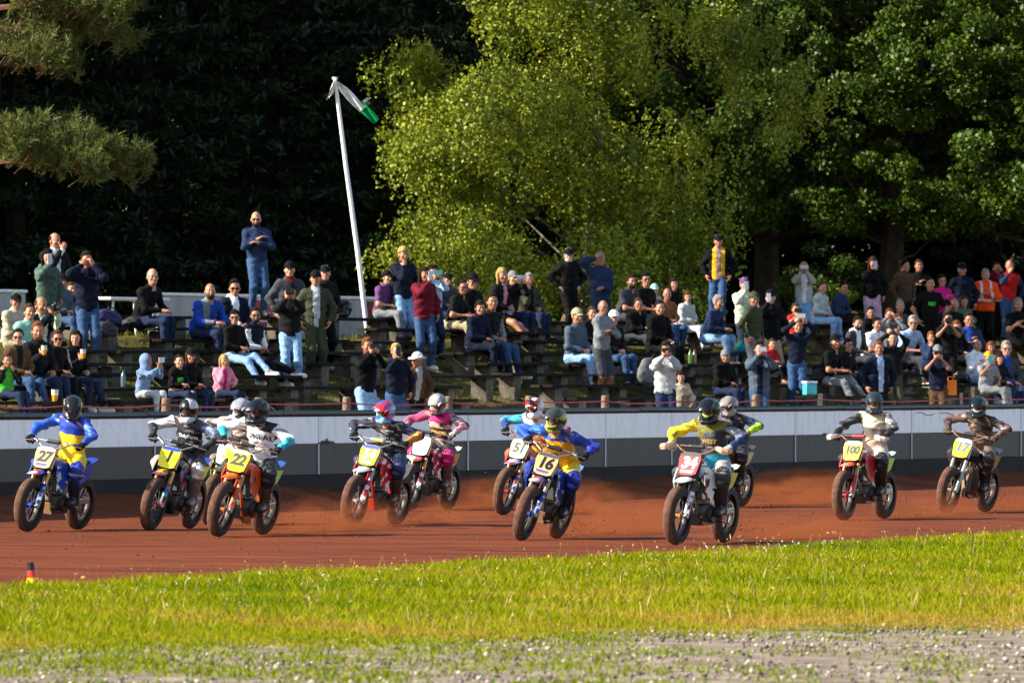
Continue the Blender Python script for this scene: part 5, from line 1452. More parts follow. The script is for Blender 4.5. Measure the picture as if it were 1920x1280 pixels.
    # engine (or the battery box of the electric bike)
    if not ev:
        MB().box((.04, 0, .37), (.36, .24, .22), bev=.05).lathe([(0, -.16), (.085, -.16), (.10, -.13), (.10, .13), (.085, .15), (0, .15)], 22, (-.02, 0, .36)).build('crankcase', m_eng, e, smooth=True)
        mb = MB(); ca = math.radians(18)
        for i in range(7):
            z = .49 + .026 * i; mb.box((.09 + .008 * i, 0, z), (.19 - .003 * i, .18, .012), bev=.003)
        mb.box((.11, 0, .57), (.13, .13, .18)); mb.box((.15, 0, .70), (.20, .17, .07), bev=.015)
        mb.build('cylinder', M('cylinder_alloy', (.30, .29, .28), .4, .3, 9, .2, metal=.7), e)
        ex = [(.22, .0, .62), (.31, -.05, .56), (.30, -.09, .42), (.20, -.125, .38), (.0, -.14, .47), (-.2, -.15, .58), (-.42, -.155, .67)]
        MB().tube(ex, [.022] * 5 + [.025, .03], 10).build('exhaust_pipe', M('heat_stained_pipe', (.40, .30, .22), .35, .4, 7, .1, metal=.8), e, smooth=True)
        MB().tube([(-.38, -.158, .655), (-.44, -.16, .68), (-.74, -.165, .80), (-.78, -.165, .815)], [.03, .05, .05, .036], 12).build('muffler', m_alu, e, smooth=True)
        for s in (-1, 1):
            MB().box((.30, s * .135, .66), (.045, .11, .26), Matrix.Rotation(-.25, 3, 'Y'), bev=.006).build('radiator', m_rad, e)
            o_ = [(.40, .88), (.44, .74), (.36, .58), (.22, .50), (.10, .62), (.02, .80), (.16, .88), (.28, .92)]
            A = [(x, s * (.205 - .11 * max(0, (.20 - x)) - .03 * max(0, z - .8) / .1), z) for x, z in o_]; B = [(x, s * (abs(y) - .012), z) for x, y, z in A]; n_ = len(o_)
            MB().add(A + B, [tuple(range(n_)), tuple(range(2 * n_ - 1, n_ - 1, -1))] + [(i, n_ + i, n_ + (i + 1) % n_, (i + 1) % n_) for i in range(n_)]).build('radiator_shroud', acc, e)
        MB().box((.27, 0, .30), (.02, .20, .16), Matrix.Rotation(.35, 3, 'Y'), bev=.006).build('skid_plate', m_blk if not S.get('skid') else P_(S['skid']), e)
    else:
        MB().box((.04, 0, .47), (.34, .22, .40), Matrix.Rotation(-.15, 3, 'Y'), bev=.03).build('battery_box', P_((.06, .05, .045), 'battery_case'), e)
        MB().box((.285, 0, .50), (.012, .20, .30), Matrix.Rotation(-.2, 3, 'Y'), bev=.004).build('front_panel', P_((.35, .22, .15), 'dusty_panel'), e)
        MB().box((.24, 0, .30), (.16, .16, .12), bev=.01).build('controller_box', P_((.30, .19, .13), 'dusty_case'), e)
    # tank, seat, tail
    def ring(x, z0, z1, w): return [(x, -w, (z0 + z1) / 2), (x, -w * .75, z1 - .012), (x, 0, z1), (x, w * .75, z1 - .012), (x, w, (z0 + z1) / 2), (x, w * .7, z0), (x, -w * .7, z0)]
    MB().loft([ring(.30, .80, .88, .06), ring(.20, .76, .93, .12), ring(.05, .74, .915, .12), ring(-.10, .76, .87, .09)]).build('fuel_tank', body if not ev else m_blk, e, smooth=True)
    MB().loft([ring(.04, .84, .925, .08), ring(-.15, .81, .875, .115), ring(-.45, .82, .885, .125), ring(-.68, .86, .92, .10)]).build('seat', m_seat, e, smooth=True)
    MB().loft([ring(-.60, .845, .875, .10), ring(-.80, .875, .90, .095), ring(-.96, .92, .935, .06)]).build('rear_mudguard', P_(S.get('tail', S['body']), 'tail_plastic'), e, smooth=True)
    for s in (-1, 1):
        o_ = [(-.24, .80), (-.22, .66), (-.36, .60), (-.58, .70), (-.70, .84), (-.50, .845)]
        A = [(x, s * (.135 + .012 * (x < -.3)), z) for x, z in o_]; B = [(x, s * (abs(y) - .01), z) for x, y, z in A]; n_ = len(o_)
        MB().add(A + B, [tuple(range(n_)), tuple(range(2 * n_ - 1, n_ - 1, -1))] + [(i, n_ + i, n_ + (i + 1) % n_, (i + 1) % n_) for i in range(n_)]).build('side_panel', P_(S.get('side', S['plate']), 'side_panel_plastic'), e)
        MB().box((-.46, s * .085, .375), (.60, .035, .075), Matrix.Rotation(.06, 3, 'Y'), bev=.01).build('swingarm', m_alu, e)
        MB().box((-.06, s * .205, .345), (.06, .11, .022), bev=.006).build('footpeg', m_steel, e)
    MB().tube([(-.20, 0, .40), (-.28, 0, .72)], .035, 10).tube([(-.30, .0, .70), (-.33, 0, .80)], .02, 8).build('shock_absorber', m_steel, e, smooth=True)
    MB().tube([(-.05, -.075 * -1, .40), (-AX, .065, AZ + .118)], .007, 5).tube([(-.05, .075, .32), (-AX, .065, AZ - .118)], .007, 5).build('chain', m_blk, e)
    return e

# ---- helmet shell, peak and goggles in head coordinates (left, forward, up)
def helmet_shell(vox=.0125):
    G, n = grid((-.17, -.19, -.20), (.17, .23, .20), vox)
    f = sd_ell(G, (0, -.012, .030), (.126, .152, .140))
    f = smin(f, sd_ell(G, (0, .03, -.07), (.112, .125, .085)), .04)
    for s in (-1, 1): f = smin(f, sd_cap(G, (s * .085, .06, -.085), (s * .03, .165, -.095), .040, .034), .03)
    f = smin(f, sd_cap(G, (-.03, .165, -.095), (.03, .165, -.095), .034, .034), .02)
    f = np.maximum(f, -sd_ell(G, (0, .145, .012), (.098, .105, .056)))
    f = np.maximum(f, -(G[:, 2] + .15))
    return surface_nets(f.reshape(n), np.array((-.17, -.19, -.20)), vox)[:2]
HELM = helmet_shell()
def peak_mb():
    rings = []
    for y, z, w in [(.0, .178, .090), (.08, .166, .110), (.165, .122, .112), (.25, .072, .088)]:
        rings.append([(-w, y - .02, z - .035), (-w * .5, y, z - .006), (0, y + .004, z + .002), (w * .5, y, z - .006), (w, y - .02, z - .035), (w * .5, y, z - .014), (0, y + .002, z - .006), (-w * .5, y, z - .014)])
    return MB().loft(rings)
_pk = peak_mb()
def goggles():
    V, Q = [], []
    fr = MB(); pts = [(.080 * math.cos(a) * (1 - .0), .115 - .055 * math.cos(a) ** 2, .012 + .046 * math.sin(a)) for a in [2 * math.pi * i / 20 for i in range(21)]]
    fr.tube(pts, .012, 6, cap=False)
    ln = MB(); rows = []
    for i in range(9):
        x = -.078 + .0195 * i; h = .044 * math.sqrt(max(0, 1 - (x / .083) ** 2)) + .003; y = .118 - .055 * (x / .08) ** 2
        rows.append((x, y, h))
    for x, y, h in rows: ln.v += [(x, y, .012 - h), (x, y + .006, .012), (x, y, .012 + h)]
    for i in range(8):
        for j in range(2): ln.f.append((3 * i + j, 3 * i + 3 + j, 3 * i + 4 + j, 3 * i + 1 + j)); ln.m.append(0)
    return fr, ln
GFR, GLN = goggles()
m_goglens = M('goggle_lens', (.10, .055, .05), .12, .3, 8, spec=.8)

def rider(S, label):
    s = S.get('s', 1.0); f, l, u = np.array([1., 0, 0]), np.array([0, 1., 0]), UP
    lean = math.radians(S['lean']); roll = -math.sin(lean) * S.get('up', .55)
    pel = np.array([S.get('px', -.33), roll * .05, .965]); hx = S.get('hx', -.14) + S.get('cr', .04)
    a = math.asin(max(-.5, min(.75, (hx - pel[0] - .02) / (.665 * s))))
    tv = un(f * math.sin(a) + u * math.cos(a) + l * roll)
    J = dict(S=l, pel=pel, bel=pel + tv * .17 * s, che=pel + tv * .37 * s, nek=pel + tv * .51 * s)
    lk = math.radians(S.get('look', 8)); tl = math.radians(S.get('tilt', 8))
    hdf = un(f * math.cos(lk) + l * math.sin(lk)); hdl = np.cross(u, hdf); hf = un(hdf * math.cos(tl) - u * math.sin(tl)); hu = np.cross(hf, hdl)
    rl = -lean * .5
    hu, hdl = un(hu * math.cos(rl) + hdl * math.sin(rl)), un(hdl * math.cos(rl) - hu * math.sin(rl))
    hd = J['nek'] + tv * .05 * s + u * .06 + hf * .04; J['hd'] = hd
    rk = math.radians(26.5); hb = (AX - .035 - math.sin(rk) * .80, AZ + math.cos(rk) * .80)
    for q, sg in (('l', 1), ('r', -1)):
        J['sh' + q] = pel + tv * .445 * s + l * sg * .185 * s
        gp = np.array([hb[0] - .095, sg * .365, hb[1] + .080])
        wr = gp + np.array([-.075, sg * .012, .030])
        el, w = ik(J['sh' + q], wr, .30 * s, .275 * s, l * sg * 1.0 - u * .06 - f * .3); J['el' + q] = el; J['wr' + q] = w
        fy = un(gp + np.array([.02, 0, .01]) - w); bz = u * .9 + f * .2; ez = un(bz - fy * (bz @ fy)); J['hand' + q] = (np.cross(fy, ez), fy, ez, sg)
        J['hi' + q] = pel + l * sg * .095 - u * .05
        an = np.array([-.10, sg * .215, .435])
        if S.get('foot') == q: an = np.array([.06, sg * .34, .30])
        J['kn' + q], J['an' + q] = ik(J['hi' + q], an, .45 * s, .43 * s, f + l * sg * .45 + u * .2); J['to' + q] = J['an' + q] + np.array([.155, sg * .02, -.055])
    V, Q, mid = body_from_joints(J, s, 1, ('grip', 'grip'), 'm', (hdl, hf, hu), vox=.024, hs=.97)
    o = obj('person', mk_mesh('person', V, Q, [skin(S.get('sk', 1)), m_eye, lips(0), M('hair', HAIRC['d'], .6, .3), m_eyew], mid)); tag(o, label, 'person', 'riders in the race')
    # jersey: 0 torso, 1/2 right upper/lower sleeve, 3/4 left
    th = .024; ju = S['jersey']
    P = [(pel - tv * .02, J['bel'], .146 * s, .126 * s, l, 1.24, 0), (J['bel'], J['che'], .120 * s, .128 * s, l, 1.36, 0), (J['shl'], J['shr'], .070 * s, .070 * s, None, 1, 0), (J['che'], J['nek'], .090 * s, .066 * s, None, 1, 0)]
    for q, mi in (('r', 1), ('l', 3)):
        sh_, e, w = J['sh' + q], J['el' + q], J['wr' + q]
        P += [(bl(sh_, e, .16), e, .066 * s, .059 * s, None, 1, mi), (e, bl(e, w, .95), .058 * s, .040 * s, None, 1, mi + 1)]
    hem = pel - tv * .04
    V, Q, mid = field_mesh(P, .0165, k=.014, wr=.010, seed=S['seed'], cut=lambda G: np.where(np.abs(G[:, 1]) < .24, -(G - hem.astype(np.float32)) @ tv.astype(np.float32), -1))
    jm = [x if not isinstance(x, tuple) else bands('jersey_cloth', [(0, x), (2, x)], deco=(tuple(c * .35 + .02 if sum(x) > .8 else min(1, c * 1.8 + .12) for c in x), .12, 12)) for x in ju]
    jer = obj('jersey', mk_mesh('jersey', V, Q, jm, mid), o)
    bvh = BVHTree.FromPolygons([tuple(v) for v in V.astype(float)], [tuple(int(i) for i in q) for q in Q])
    def print_on(bv, parent, txt, size, cen, col, du=(0, 1, 0), dv=None, d=(-1, 0, 0), weight=.002, shear=0, spacing=1.0):
        me = text_mesh(txt, size, weight, shear, spacing=spacing); bm = bmesh.new(); bm.from_mesh(me)
        bmesh.ops.triangulate(bm, faces=bm.faces[:]); bmesh.ops.subdivide_edges(bm, edges=[ed for ed in bm.edges if ed.calc_length() > .03], cuts=1)
        du = Vector(du); dv = Vector(dv if dv is not None else tuple(tv)); d = Vector(d); V = []
        for v in bm.verts:
            p = Vector(cen) + du * v.co.x + dv * v.co.y; h = bv.ray_cast(p - d * .5, d)
            V.append((v.co.x, v.co.y, (h[0] - p).dot(d) if h[0] is not None else None))
        K = [q for q in V if q[2] is not None]                 # a smooth curved patch through the hits, just proud of the cloth
        A_ = np.array([(1, a, b, a * a, b * b, a * b) for a, b, c_ in K]); co_ = np.linalg.lstsq(A_, np.array([q[2] for q in K]), rcond=None)[0]
        V = [Vector(cen) + du * a + dv * b + d * (float(np.dot((1, a, b, a * a, b * b, a * b), co_)) - .022) for a, b, c_ in V]
        bm.verts.index_update(); fs = [tuple(v.index for v in f_.verts) for f_ in bm.faces]; bm.free(); bpy.data.meshes.remove(me)
        obj('lettering', mk_mesh('lettering', V, fs, M('print_ink', col, .6, .05), smooth=False), parent)
    for (txt, size, du_, hh, col, kw) in S.get('prints', []):
        c = pel + tv * hh * s + l * du_; print_on(bvh, jer, txt, size, tuple(c), col, **kw)
    # trousers, knee to boot
    P = [(pel + u * .02, pel - u * .03, .125, .125, l, 1.22, 0)]
    for q in 'lr':
        P += [(J['hi' + q], bl(J['hi' + q], J['kn' + q], .72), .108 * s, .090 * s, None, 1, 0), (bl(J['hi' + q], J['kn' + q], .74), J['kn' + q], .086 * s, .080 * s, None, 1, 1), (J['kn' + q], bl(J['kn' + q], J['an' + q], .18), .080 * s, .079 * s, None, 1, 1), (bl(J['kn' + q], J['an' + q], .18), bl(J['kn' + q], J['an' + q], .55), .078 * s, .066 * s, None, 1, 2)]
    V, Q, mid = field_mesh(P, .0175, k=.014, wr=.0065, seed=S['seed'] + 9)
    pm = [x if not isinstance(x, tuple) else bands('race_trouser_cloth', [(0, x), (2, x)], deco=(tuple(min(1, c * 2.2 + .06) for c in x), .12, 9), rough=.7) for x in S['pants']]
    tr = obj('trousers', mk_mesh('trousers', V, Q, pm, mid), o)
    if S.get('leg_text'):
        bv = BVHTree.FromPolygons([tuple(v) for v in V.astype(float)], [tuple(int(i) for i in q) for q in Q])
        k_ = bl(J['knl'], J['anl'], .16); txt, size, col = S['leg_text']
        print_on(bv, tr, txt, size, tuple(k_ + np.array([.0, .02, 0])), col, dv=(0, 0, 1))
    for q, sg in (('l', 1), ('r', -1)):
        kn, an, to = J['kn' + q], J['an' + q], J['to' + q]
        V, Q, mid = field_mesh([(bl(kn, an, .42), an, .075, .060, None, 1, 0), (an - u * .02 - f * .03, to - u * .0, .055, .045, None, 1, 0), (an - u * .055 - f * .05, to - u * .02 + f * .02, .034, .034, None, 1, 1)], .0165, k=.012)
        obj('boot', mk_mesh('boot', V, Q, [P_(S.get('boot', (.05, .045, .042)), 'boot_leather'), m_rubber], mid), o)
        V, Q = HANDS['grip']; ax_ = J['hand' + q]; Vm = V.copy()
        if sg < 0: Vm = Vm * np.array([-1, 1, 1], np.float32); Q = Q[:, ::-1]
        obj('glove', mk_mesh('glove', xf(Vm, J['wr' + q] - ax_[1] * .012, ax_[0], ax_[1], ax_[2], 1.17), Q, cloth(S.get('glove', (.02, .02, .02)), 'glove_fabric')), o)
    # helmet
    H = (hd + hu * .012, hdl, hf, hu, .97)
    hm = S['helmet']; V, Q = HELM
    he = obj('helmet', mk_mesh('helmet', xf(V, *H), Q, hm[0]), o)
    if hm[1] is not None: obj('peak', mk_mesh('peak', xf(np.array(_pk.v), *H), _pk.f, hm[1]), he)
    obj('goggle_frame', mk_mesh('goggle_frame', xf(np.array(GFR.v), *H), GFR.f, P_(S.get('gog', (.03, .03, .03)), 'goggle_frame')), he)
    obj('goggle_lens', mk_mesh('goggle_lens', xf(np.array(GLN.v), *H), GLN.f, m_goglens), he)
    return o

def hg(a, b, c, sc_=6, rough=.25):
    m = graph('helmet_graphics', a, b, c, sc_); m.node_tree.nodes['Principled BSDF'].inputs['Roughness'].default_value = rough; return m
BLU, YEL, RED, WHT, BLK = (.015, .07, .42), (.80, .55, .01), (.55, .02, .02), (.75, .75, .74), (.012, .012, .013)
ORG, TEAL, LIME, MAG, NVY, PEA = (.72, .12, .02), (.02, .36, .45), (.42, .70, .02), (.60, .015, .22), (.012, .018, .05), (.75, .45, .20)
PYEL = (.86, .78, .01)
top_strip = [(-.118, .085), (.118, .085), (.112, .118), (.06, .132), (-.06, .132), (-.112, .118)]
low_strip = [(-.085, -.085), (.075, -.085), (.055, -.118), (-.075, -.118)]
c_yb = bands('blue_over_yellow_jersey', [(.90, YEL), (1.27, BLU), (1.6, BLU)], (0, .06, 1), .05, 6, deco=((.45, .5, .55), .07, 9))
c_yb2 = bands('blue_over_amber_jersey', [(.90, (.75, .40, .01)), (1.235, (.02, .11, .42)), (1.6, BLU)], (0, -.10, 1), .04, 6, deco=((.06, .08, .18), .08, 8))
sleeve27 = bands('blue_yellow_sleeve', [(.9, YEL), (1.20, (.02, .12, .5)), (1.6, BLU)], (.2, 0, 1), .03, 6, deco=((.5, .55, .6), .10, 11))
c_onl = bands('white_jersey_black_yoke', [(.9, (.72, .72, .73)), (1.335, (.015, .02, .03)), (1.7, (.012, .012, .014))], (.0, .12, 1), .02, 6, deco=((.5, .52, .54), .08, 13))
c_54 = bands('dark_race_jersey', [(.9, (.016, .02, .03)), (1.06, (.02, .10, .14)), (1.075, (.022, .022, .028)), (1.30, (.014, .018, .028)), (1.7, (.012, .018, .03))], (0, .05, 1), .03, 6, deco=((.26, .27, .3), .16, 15))
c_pk = bands('magenta_jersey_bands', [(.9, (.6, .5, .45)), (1.06, (.03, .025, .03)), (1.13, (.75, .48, .03)), (1.17, (.10, .04, .05)), (1.22, (.66, .48, .34)), (1.30, MAG), (1.7, (.62, .05, .28))], (.1, .12, 1), .05, 8, deco=((.05, .03, .04), .12, 12))
c_51 = bands('white_orange_jersey', [(.9, (.70, .36, .04)), (1.08, (.62, .1, .03)), (1.13, (.70, .36, .06)), (1.24, (.05, .03, .08)), (1.27, (.65, .6, .56)), (1.7, (.68, .66, .64))], (0, .15, 1), .06, 8, deco=((.10, .08, .2), .10, 11))
c_34 = bands('navy_teal_jersey', [(.9, (.02, .30, .42)), (1.06, (.05, .055, .09)), (1.17, (.045, .045, .06)), (1.32, (.20, .19, .03)), (1.7, (.55, .45, .01))], (0, -.35, 1), .03, 6, deco=((.10, .12, .17), .12, 10))
c_100 = bands('beige_jersey_grey_panel', [(.9, (.52, .40, .32)), (1.13, (.15, .13, .12)), (1.27, (.58, .52, .40)), (1.7, (.60, .55, .44))], (0, .12, 1), .02, 6, deco=((.30, .25, .2), .10, 9))
c_17 = bands('dusty_brown_jersey', [(.9, (.18, .11, .075)), (1.10, (.14, .085, .055)), (1.25, (.05, .035, .03)), (1.7, (.045, .03, .03))], (0, .1, 1), .08, 7, deco=((.30, .2, .13), .14, 9))
c_lim = bands('dusty_white_jersey', [(.9, (.42, .36, .30)), (1.16, (.10, .09, .08)), (1.20, (.50, .43, .35)), (1.27, (.08, .07, .065)), (1.30, (.52, .46, .40)), (1.7, (.55, .5, .45))], (0, .05, 1), .04, 7, deco=((.07, .06, .06), .14, 12))
c_1 = bands('black_jersey_blue_shoulder', [(.9, (.014, .014, .015)), (1.36, (.06, .08, .12)), (1.7, (.05, .07, .11))], (0, .1, 1), .02, 6, deco=((.18, .19, .2), .10, 13))
s_54 = bands('red_orange_blue_sleeve', [(.9, (.60, .05, .01)), (1.10, (.65, .08, .01)), (1.155, (.03, .06, .36)), (1.21, (.015, .02, .05)), (1.6, (.03, .03, .06))], (.25, 0, 1), .05, 9, deco=((.5, .5, .55), .08, 16))
kw = {}
BIKES = [
 dict(seed=1, f=(49, 996), r=(144, 992), lean=8, num='27', body=BLU, acc=(.05, .12, .3), acc2=(.55, .6, .62), plate=PEA, ncol=BLK, hub=BLU, skid=(.35, .22, .13), fmud=graph('fender_27', BLU, (.6, .62, .5), RED, 5),
      strips=[(top_strip, (.5, .5, .55)), (low_strip, (.12, .10, .42))], tail=BLU, side=BLU, hx=-.22, cr=0, look=28, tilt=16,
      jersey=[c_yb, sleeve27, sleeve27, (.02, .09, .45), (.02, .09, .42)], pants=[YEL, (.012, .05, .32), (.012, .04, .25)], leg_text=('YAMAHA', .05, (.55, .6, .7)), boot=(.03, .035, .07),
      helmet=(hg((.02, .022, .02), (.025, .025, .025), (.45, .48, .02), 7), M('helmet_peak_dark', (.02, .02, .02), .3, .1)), gog=(.03, .03, .03), label='rider in blue and yellow suit leading at the far left', blabel='blue motorcycle with plate 27 at the far left'),
 dict(seed=2, f=(279, 994), r=(353, 991), lean=11, num='1', body=(.02, .03, .06), acc=BLU, acc2=PYEL, plate=PYEL, ncol=BLK, hub=(.5, .1, .08), nsz=.17, fmud=graph('fender_1', NVY, MAG, YEL, 8), gm=graph('graphics_1', NVY, (.05, .3, .5), RED, 8),
      strips=[(top_strip, BLU)], side=PYEL, tail=BLU, hx=-.12, look=6, tilt=18, pad=(.02, .02, .02),
      jersey=[c_1, (.62, .62, .62), (.02, .03, .035), (.10, .13, .2), (.03, .03, .035)], pants=[(.015, .02, .05), (.60, .50, .42), (.25, .19, .16)], prints=[('OnlyFans', .068, .02, .27, (.75, .75, .75), dict(weight=.0022)), ], boot=(.22, .18, .16),
      helmet=(hg((.012, .012, .013), (.012, .012, .013), (.5, .5, .5), 4, .3), None), label='rider in black jersey and round black helmet second from the left', blabel='motorcycle with yellow number one plate second from the left'),
 dict(seed=3, f=(392, 985), r=(462, 981), lean=9, num='3', body=(.05, .06, .05), acc=LIME, acc2=(.5, .5, .5), plate=(.55, .57, .55), ncol=LIME, hub=(.3, .2, .12), fmud=graph('fender_3', (.06, .08, .05), LIME, (.02, .02, .02), 6), dust=1,
      side=(.05, .05, .05), hx=-.05, look=0, tilt=10, jersey=[c_lim, (.50, .42, .36), (.08, .07, .07), (.25, .24, .25), (.06, .07, .10)], pants=[(.2, .15, .12), (.25, .18, .14), (.2, .14, .11)],
      helmet=(hg((.45, .45, .47), (.03, .03, .04), (.12, .16, .38), 7), M('helmet_peak_grey', (.35, .35, .37), .3, .3)), label='rider in dusty off-white jersey half hidden behind plate 22', blabel='motorcycle half hidden between plates 1 and 22'),
 dict(seed=4, f=(407, 1005.5), r=(490, 1000), lean=11, num='22', body=ORG, acc=(.62, .10, .03), acc2=(.35, .2, .14), plate=PYEL, ncol=(.09, .09, .09), hub=(.55, .2, .04), fmud=P_((.70, .11, .03), 'orange_fender'), frame=(.5, .10, .03), dust=1,
      strips=[(top_strip, (.45, .42, .42))], tail=(.05, .14, .45), side=(.40, .62, .2), hx=-.10, look=-6, tilt=12, fork=M('orange_fork', (.55, .28, .14), .4, .3),
      jersey=[c_onl, (.74, .74, .75), (.03, .42, .50), (.74, .74, .75), (.03, .42, .50)], pants=[(.014, .018, .02), (.016, .02, .022), (.016, .018, .02)], prints=[('ONEAL', .10, .03, .30, (.02, .03, .035), dict(weight=.0008)), ('CORE', .026, -.03, .215, (.05, .05, .05), {})],
      helmet=(M('helmet_matt_black', (.014, .016, .018), .35, .3), M('helmet_matt_black', (.014, .016, .018), .35, .3)), glove=(.05, .045, .04), boot=(.12, .07, .05), label='rider in white jersey with teal cuffs and black helmet', blabel='orange motorcycle with yellow plate 22'),
 dict(seed=5, f=(658, 987), r=(740, 985), lean=9, num='54', nw=.005, outl=(.30, .03, .02), body=(.55, .02, .03), acc=WHT, acc2=(.5, .02, .03), plate=(.85, .55, .01), ncol=WHT, hub=(.5, .48, .42), fmud=P_(WHT, 'white_fender'), skid=(.5, .05, .04), fork=m_steel, frame=(.45, .02, .03),
      strips=[(top_strip, (.08, .12, .45)), (low_strip, (.65, .62, .55))], tail=WHT, side=(.65, .62, .58), hx=.0, look=2, tilt=10, pad=(.5, .42, .2),
      jersey=[c_54, s_54, s_54, (.03, .03, .06), (.55, .22, .02)], pants=[(.02, .03, .08), (.014, .03, .10), (.012, .02, .06)], prints=[('UK', .07, .085, .235, (.30, .48, .55), dict(weight=.003)), ('mbo', .07, -.055, .235, (.30, .48, .55), dict(weight=.003)), ('HALES', .036, .07, .36, (.5, .5, .5), dict(shear=.2))],
      helmet=(hg((.02, .14, .45), (.60, .03, .04), (.25, .45, .6), 9), hg((.60, .04, .05), (.03, .10, .42), (.7, .65, .6), 10)), boot=(.10, .05, .04), label='rider in dark jersey with bright red and blue helmet', blabel='red and white motorcycle with plate 54'),
 dict(seed=6, f=(768, 957), r=(838, 953.5), lean=5, num='', body=(.45, .02, .05), acc=WHT, acc2=(.45, .02, .05), plate=WHT, ncol=RED, hub=(.4, .3, .2), tail=WHT, side=(.62, .30, .03), hx=-.14, look=4, tilt=16, dust=1,
      jersey=[c_pk, (.58, .10, .25), (.20, .08, .10), (.10, .05, .07), (.60, .30, .33)], pants=[(.03, .02, .025), (.45, .012, .16), (.35, .012, .13)], glove=(.45, .42, .36), boot=(.18, .10, .07),
      helmet=(hg((.30, .27, .27), (.22, .05, .10), (.10, .08, .08), 7), M('helmet_peak_silver', (.42, .40, .38), .3, .3)), label='rider in magenta suit close to the wall', blabel='red and white motorcycle of the rider in magenta'),
 dict(seed=7, f=(942, 965), r=None, h=24, lean=9, num='51', body=(.5, .05, .04), acc=(.1, .15, .4), acc2=WHT, plate=(.72, .74, .60), ncol=(.14, .15, .10), hub=(.5, .02, .05), strips=[(top_strip, (.6, .58, .58))], fmud=graph('fender_51', (.45, .48, .6), (.5, .05, .15), (.7, .7, .7), 8), hx=-.02, look=2, tilt=8, tail=WHT, dust=1,
      jersey=[c_51, (.05, .42, .55), (.012, .05, .20), (.25, .10, .14), (.3, .1, .12)], pants=[(.4, .2, .05), (.45, .12, .03), (.3, .1, .05)], boot=(.2, .1, .06),
      helmet=(hg((.62, .62, .63), (.015, .015, .018), (.45, .46, .5), 8), hg((.55, .02, .03), (.02, .02, .02), (.6, .6, .6), 11)), label='rider with teal sleeve and red, black and white helmet', blabel='motorcycle with pale plate 51 behind plate 16'),
 dict(seed=8, f=(975, 1013), r=(1040, 1006), lean=15, num='16', body=(.03, .08, .3), acc=BLU, acc2=(.55, .58, .6), plate=PEA, ncol=BLK, hub=(.03, .08, .4), fmud=graph('fender_16', BLU, (.6, .62, .5), (.5, .04, .08), 5), skid=(.35, .22, .13), fork=M('grey_gold_fork', (.42, .36, .30), .35, .3, metal=.6),
      strips=[(top_strip, (.10, .10, .12)), (low_strip, (.14, .12, .42))], tail=(.2, .35, .5), side=BLU, hx=.08, look=-4, tilt=8, up=.75,
      jersey=[c_yb2, (.03, .16, .52), (.02, .10, .45), (.014, .05, .30), (.012, .05, .34)], pants=[(.70, .50, .02), (.012, .04, .26), (.012, .025, .14)], boot=(.03, .03, .05),
      helmet=(hg((.03, .035, .03), (.035, .04, .035), (.35, .36, .04), 6), M('helmet_peak_olive', (.05, .055, .045), .3, .3)), label='rider in blue and amber jersey leaning hard in the middle', blabel='blue motorcycle with plate 16'),
 dict(seed=9, f=(1267, 1021), r=(1355, 1014), lean=4, num='34', body=WHT, acc=WHT, acc2=(.3, .02, .05), plate=(.55, .05, .06), ncol=WHT, hub=(.55, .22, .05), fmud=P_(WHT, 'white_fender'), krim=True, guard=(.52, .34, .24), dust=1, fork=M('dark_fork', (.07, .045, .035), .4, .3),
      strips=[(top_strip, (.07, .07, .07)), (low_strip, WHT)], tail=(.55, .6, .65), side=(.60, .42, .05), hx=-.14, look=4, tilt=12,
      jersey=[c_34, (.72, .56, .01), (.72, .55, .01), (.02, .025, .05), (.03, .05, .14)], pants=[(.38, .36, .36), (.05, .045, .05), (.06, .04, .035)], prints=[('WEST', .075, .0, .255, (.50, .36, .10), dict(weight=.003, shear=.15))], glove=(.4, .4, .4), boot=(.05, .05, .055),
      helmet=(M('helmet_gloss_black', (.014, .014, .018), .2, .3), M('helmet_gloss_black', (.014, .014, .018), .2, .3)), gog=(.35, .5, .05), label='rider in black helmet with one bright yellow sleeve', blabel='white motorcycle with red plate 34 nearest the camera'),
 dict(seed=10, f=(1318, 952), r=(1388, 948.5), lean=6, num='', body=(.1, .06, .04), acc=(.2, .1, .05), acc2=(.1, .05, .03), plate=(.6, .5, .3), ncol=BLK, hub=(.3, .2, .1), hx=-.02, look=0, tilt=12, dust=1,
      jersey=[(.014, .022, .045), (.014, .022, .045), LIME, (.02, .05, .09), LIME], pants=[(.02, .02, .03), (.03, .03, .04), (.05, .04, .03)], glove=(.25, .16, .10),
      helmet=(hg((.30, .26, .24), (.03, .035, .06), (.03, .05, .22), 8), M('helmet_peak_dusty', (.32, .28, .26), .4, .4)), label='rider in navy with lime green cuffs behind plate 34', blabel='dusty motorcycle hidden behind plate 34'),
 dict(seed=11, f=(1582, 975), r=(1657, 971), lean=1.5, num='100', nsz=.125, shear=.1, body=(.55, .03, .05), acc=(.5, .05, .05), acc2=(.35, .15, .1), plate=(.72, .66, .05), ncol=(.07, .07, .06), hub=(.5, .02, .04), fmud=graph('fender_100', (.55, .03, .05), (.45, .3, .22), (.5, .04, .05), 5), guard=(.55, .48, .44), dust=1,
      strips=[(top_strip, (.55, .57, .6))], tail=(.5, .6, .65), side=(.42, .55, .05), hx=-.26, cr=0, look=24, tilt=8, pad=(.4, .05, .05),
      jersey=[c_100, (.03, .032, .035), (.02, .02, .022), (.20, .18, .17), (.014, .014, .016)], pants=[(.55, .46, .40), (.015, .014, .014), (.03, .022, .02)], boot=(.04, .03, .026),
      helmet=(M('helmet_slate', (.03, .04, .05), .45, .3), M('helmet_slate', (.03, .04, .05), .45, .3)), gog=(.3, .28, .26), label='rider in beige jersey with black sleeves and slate helmet', blabel='red motorcycle with yellow plate 100'),
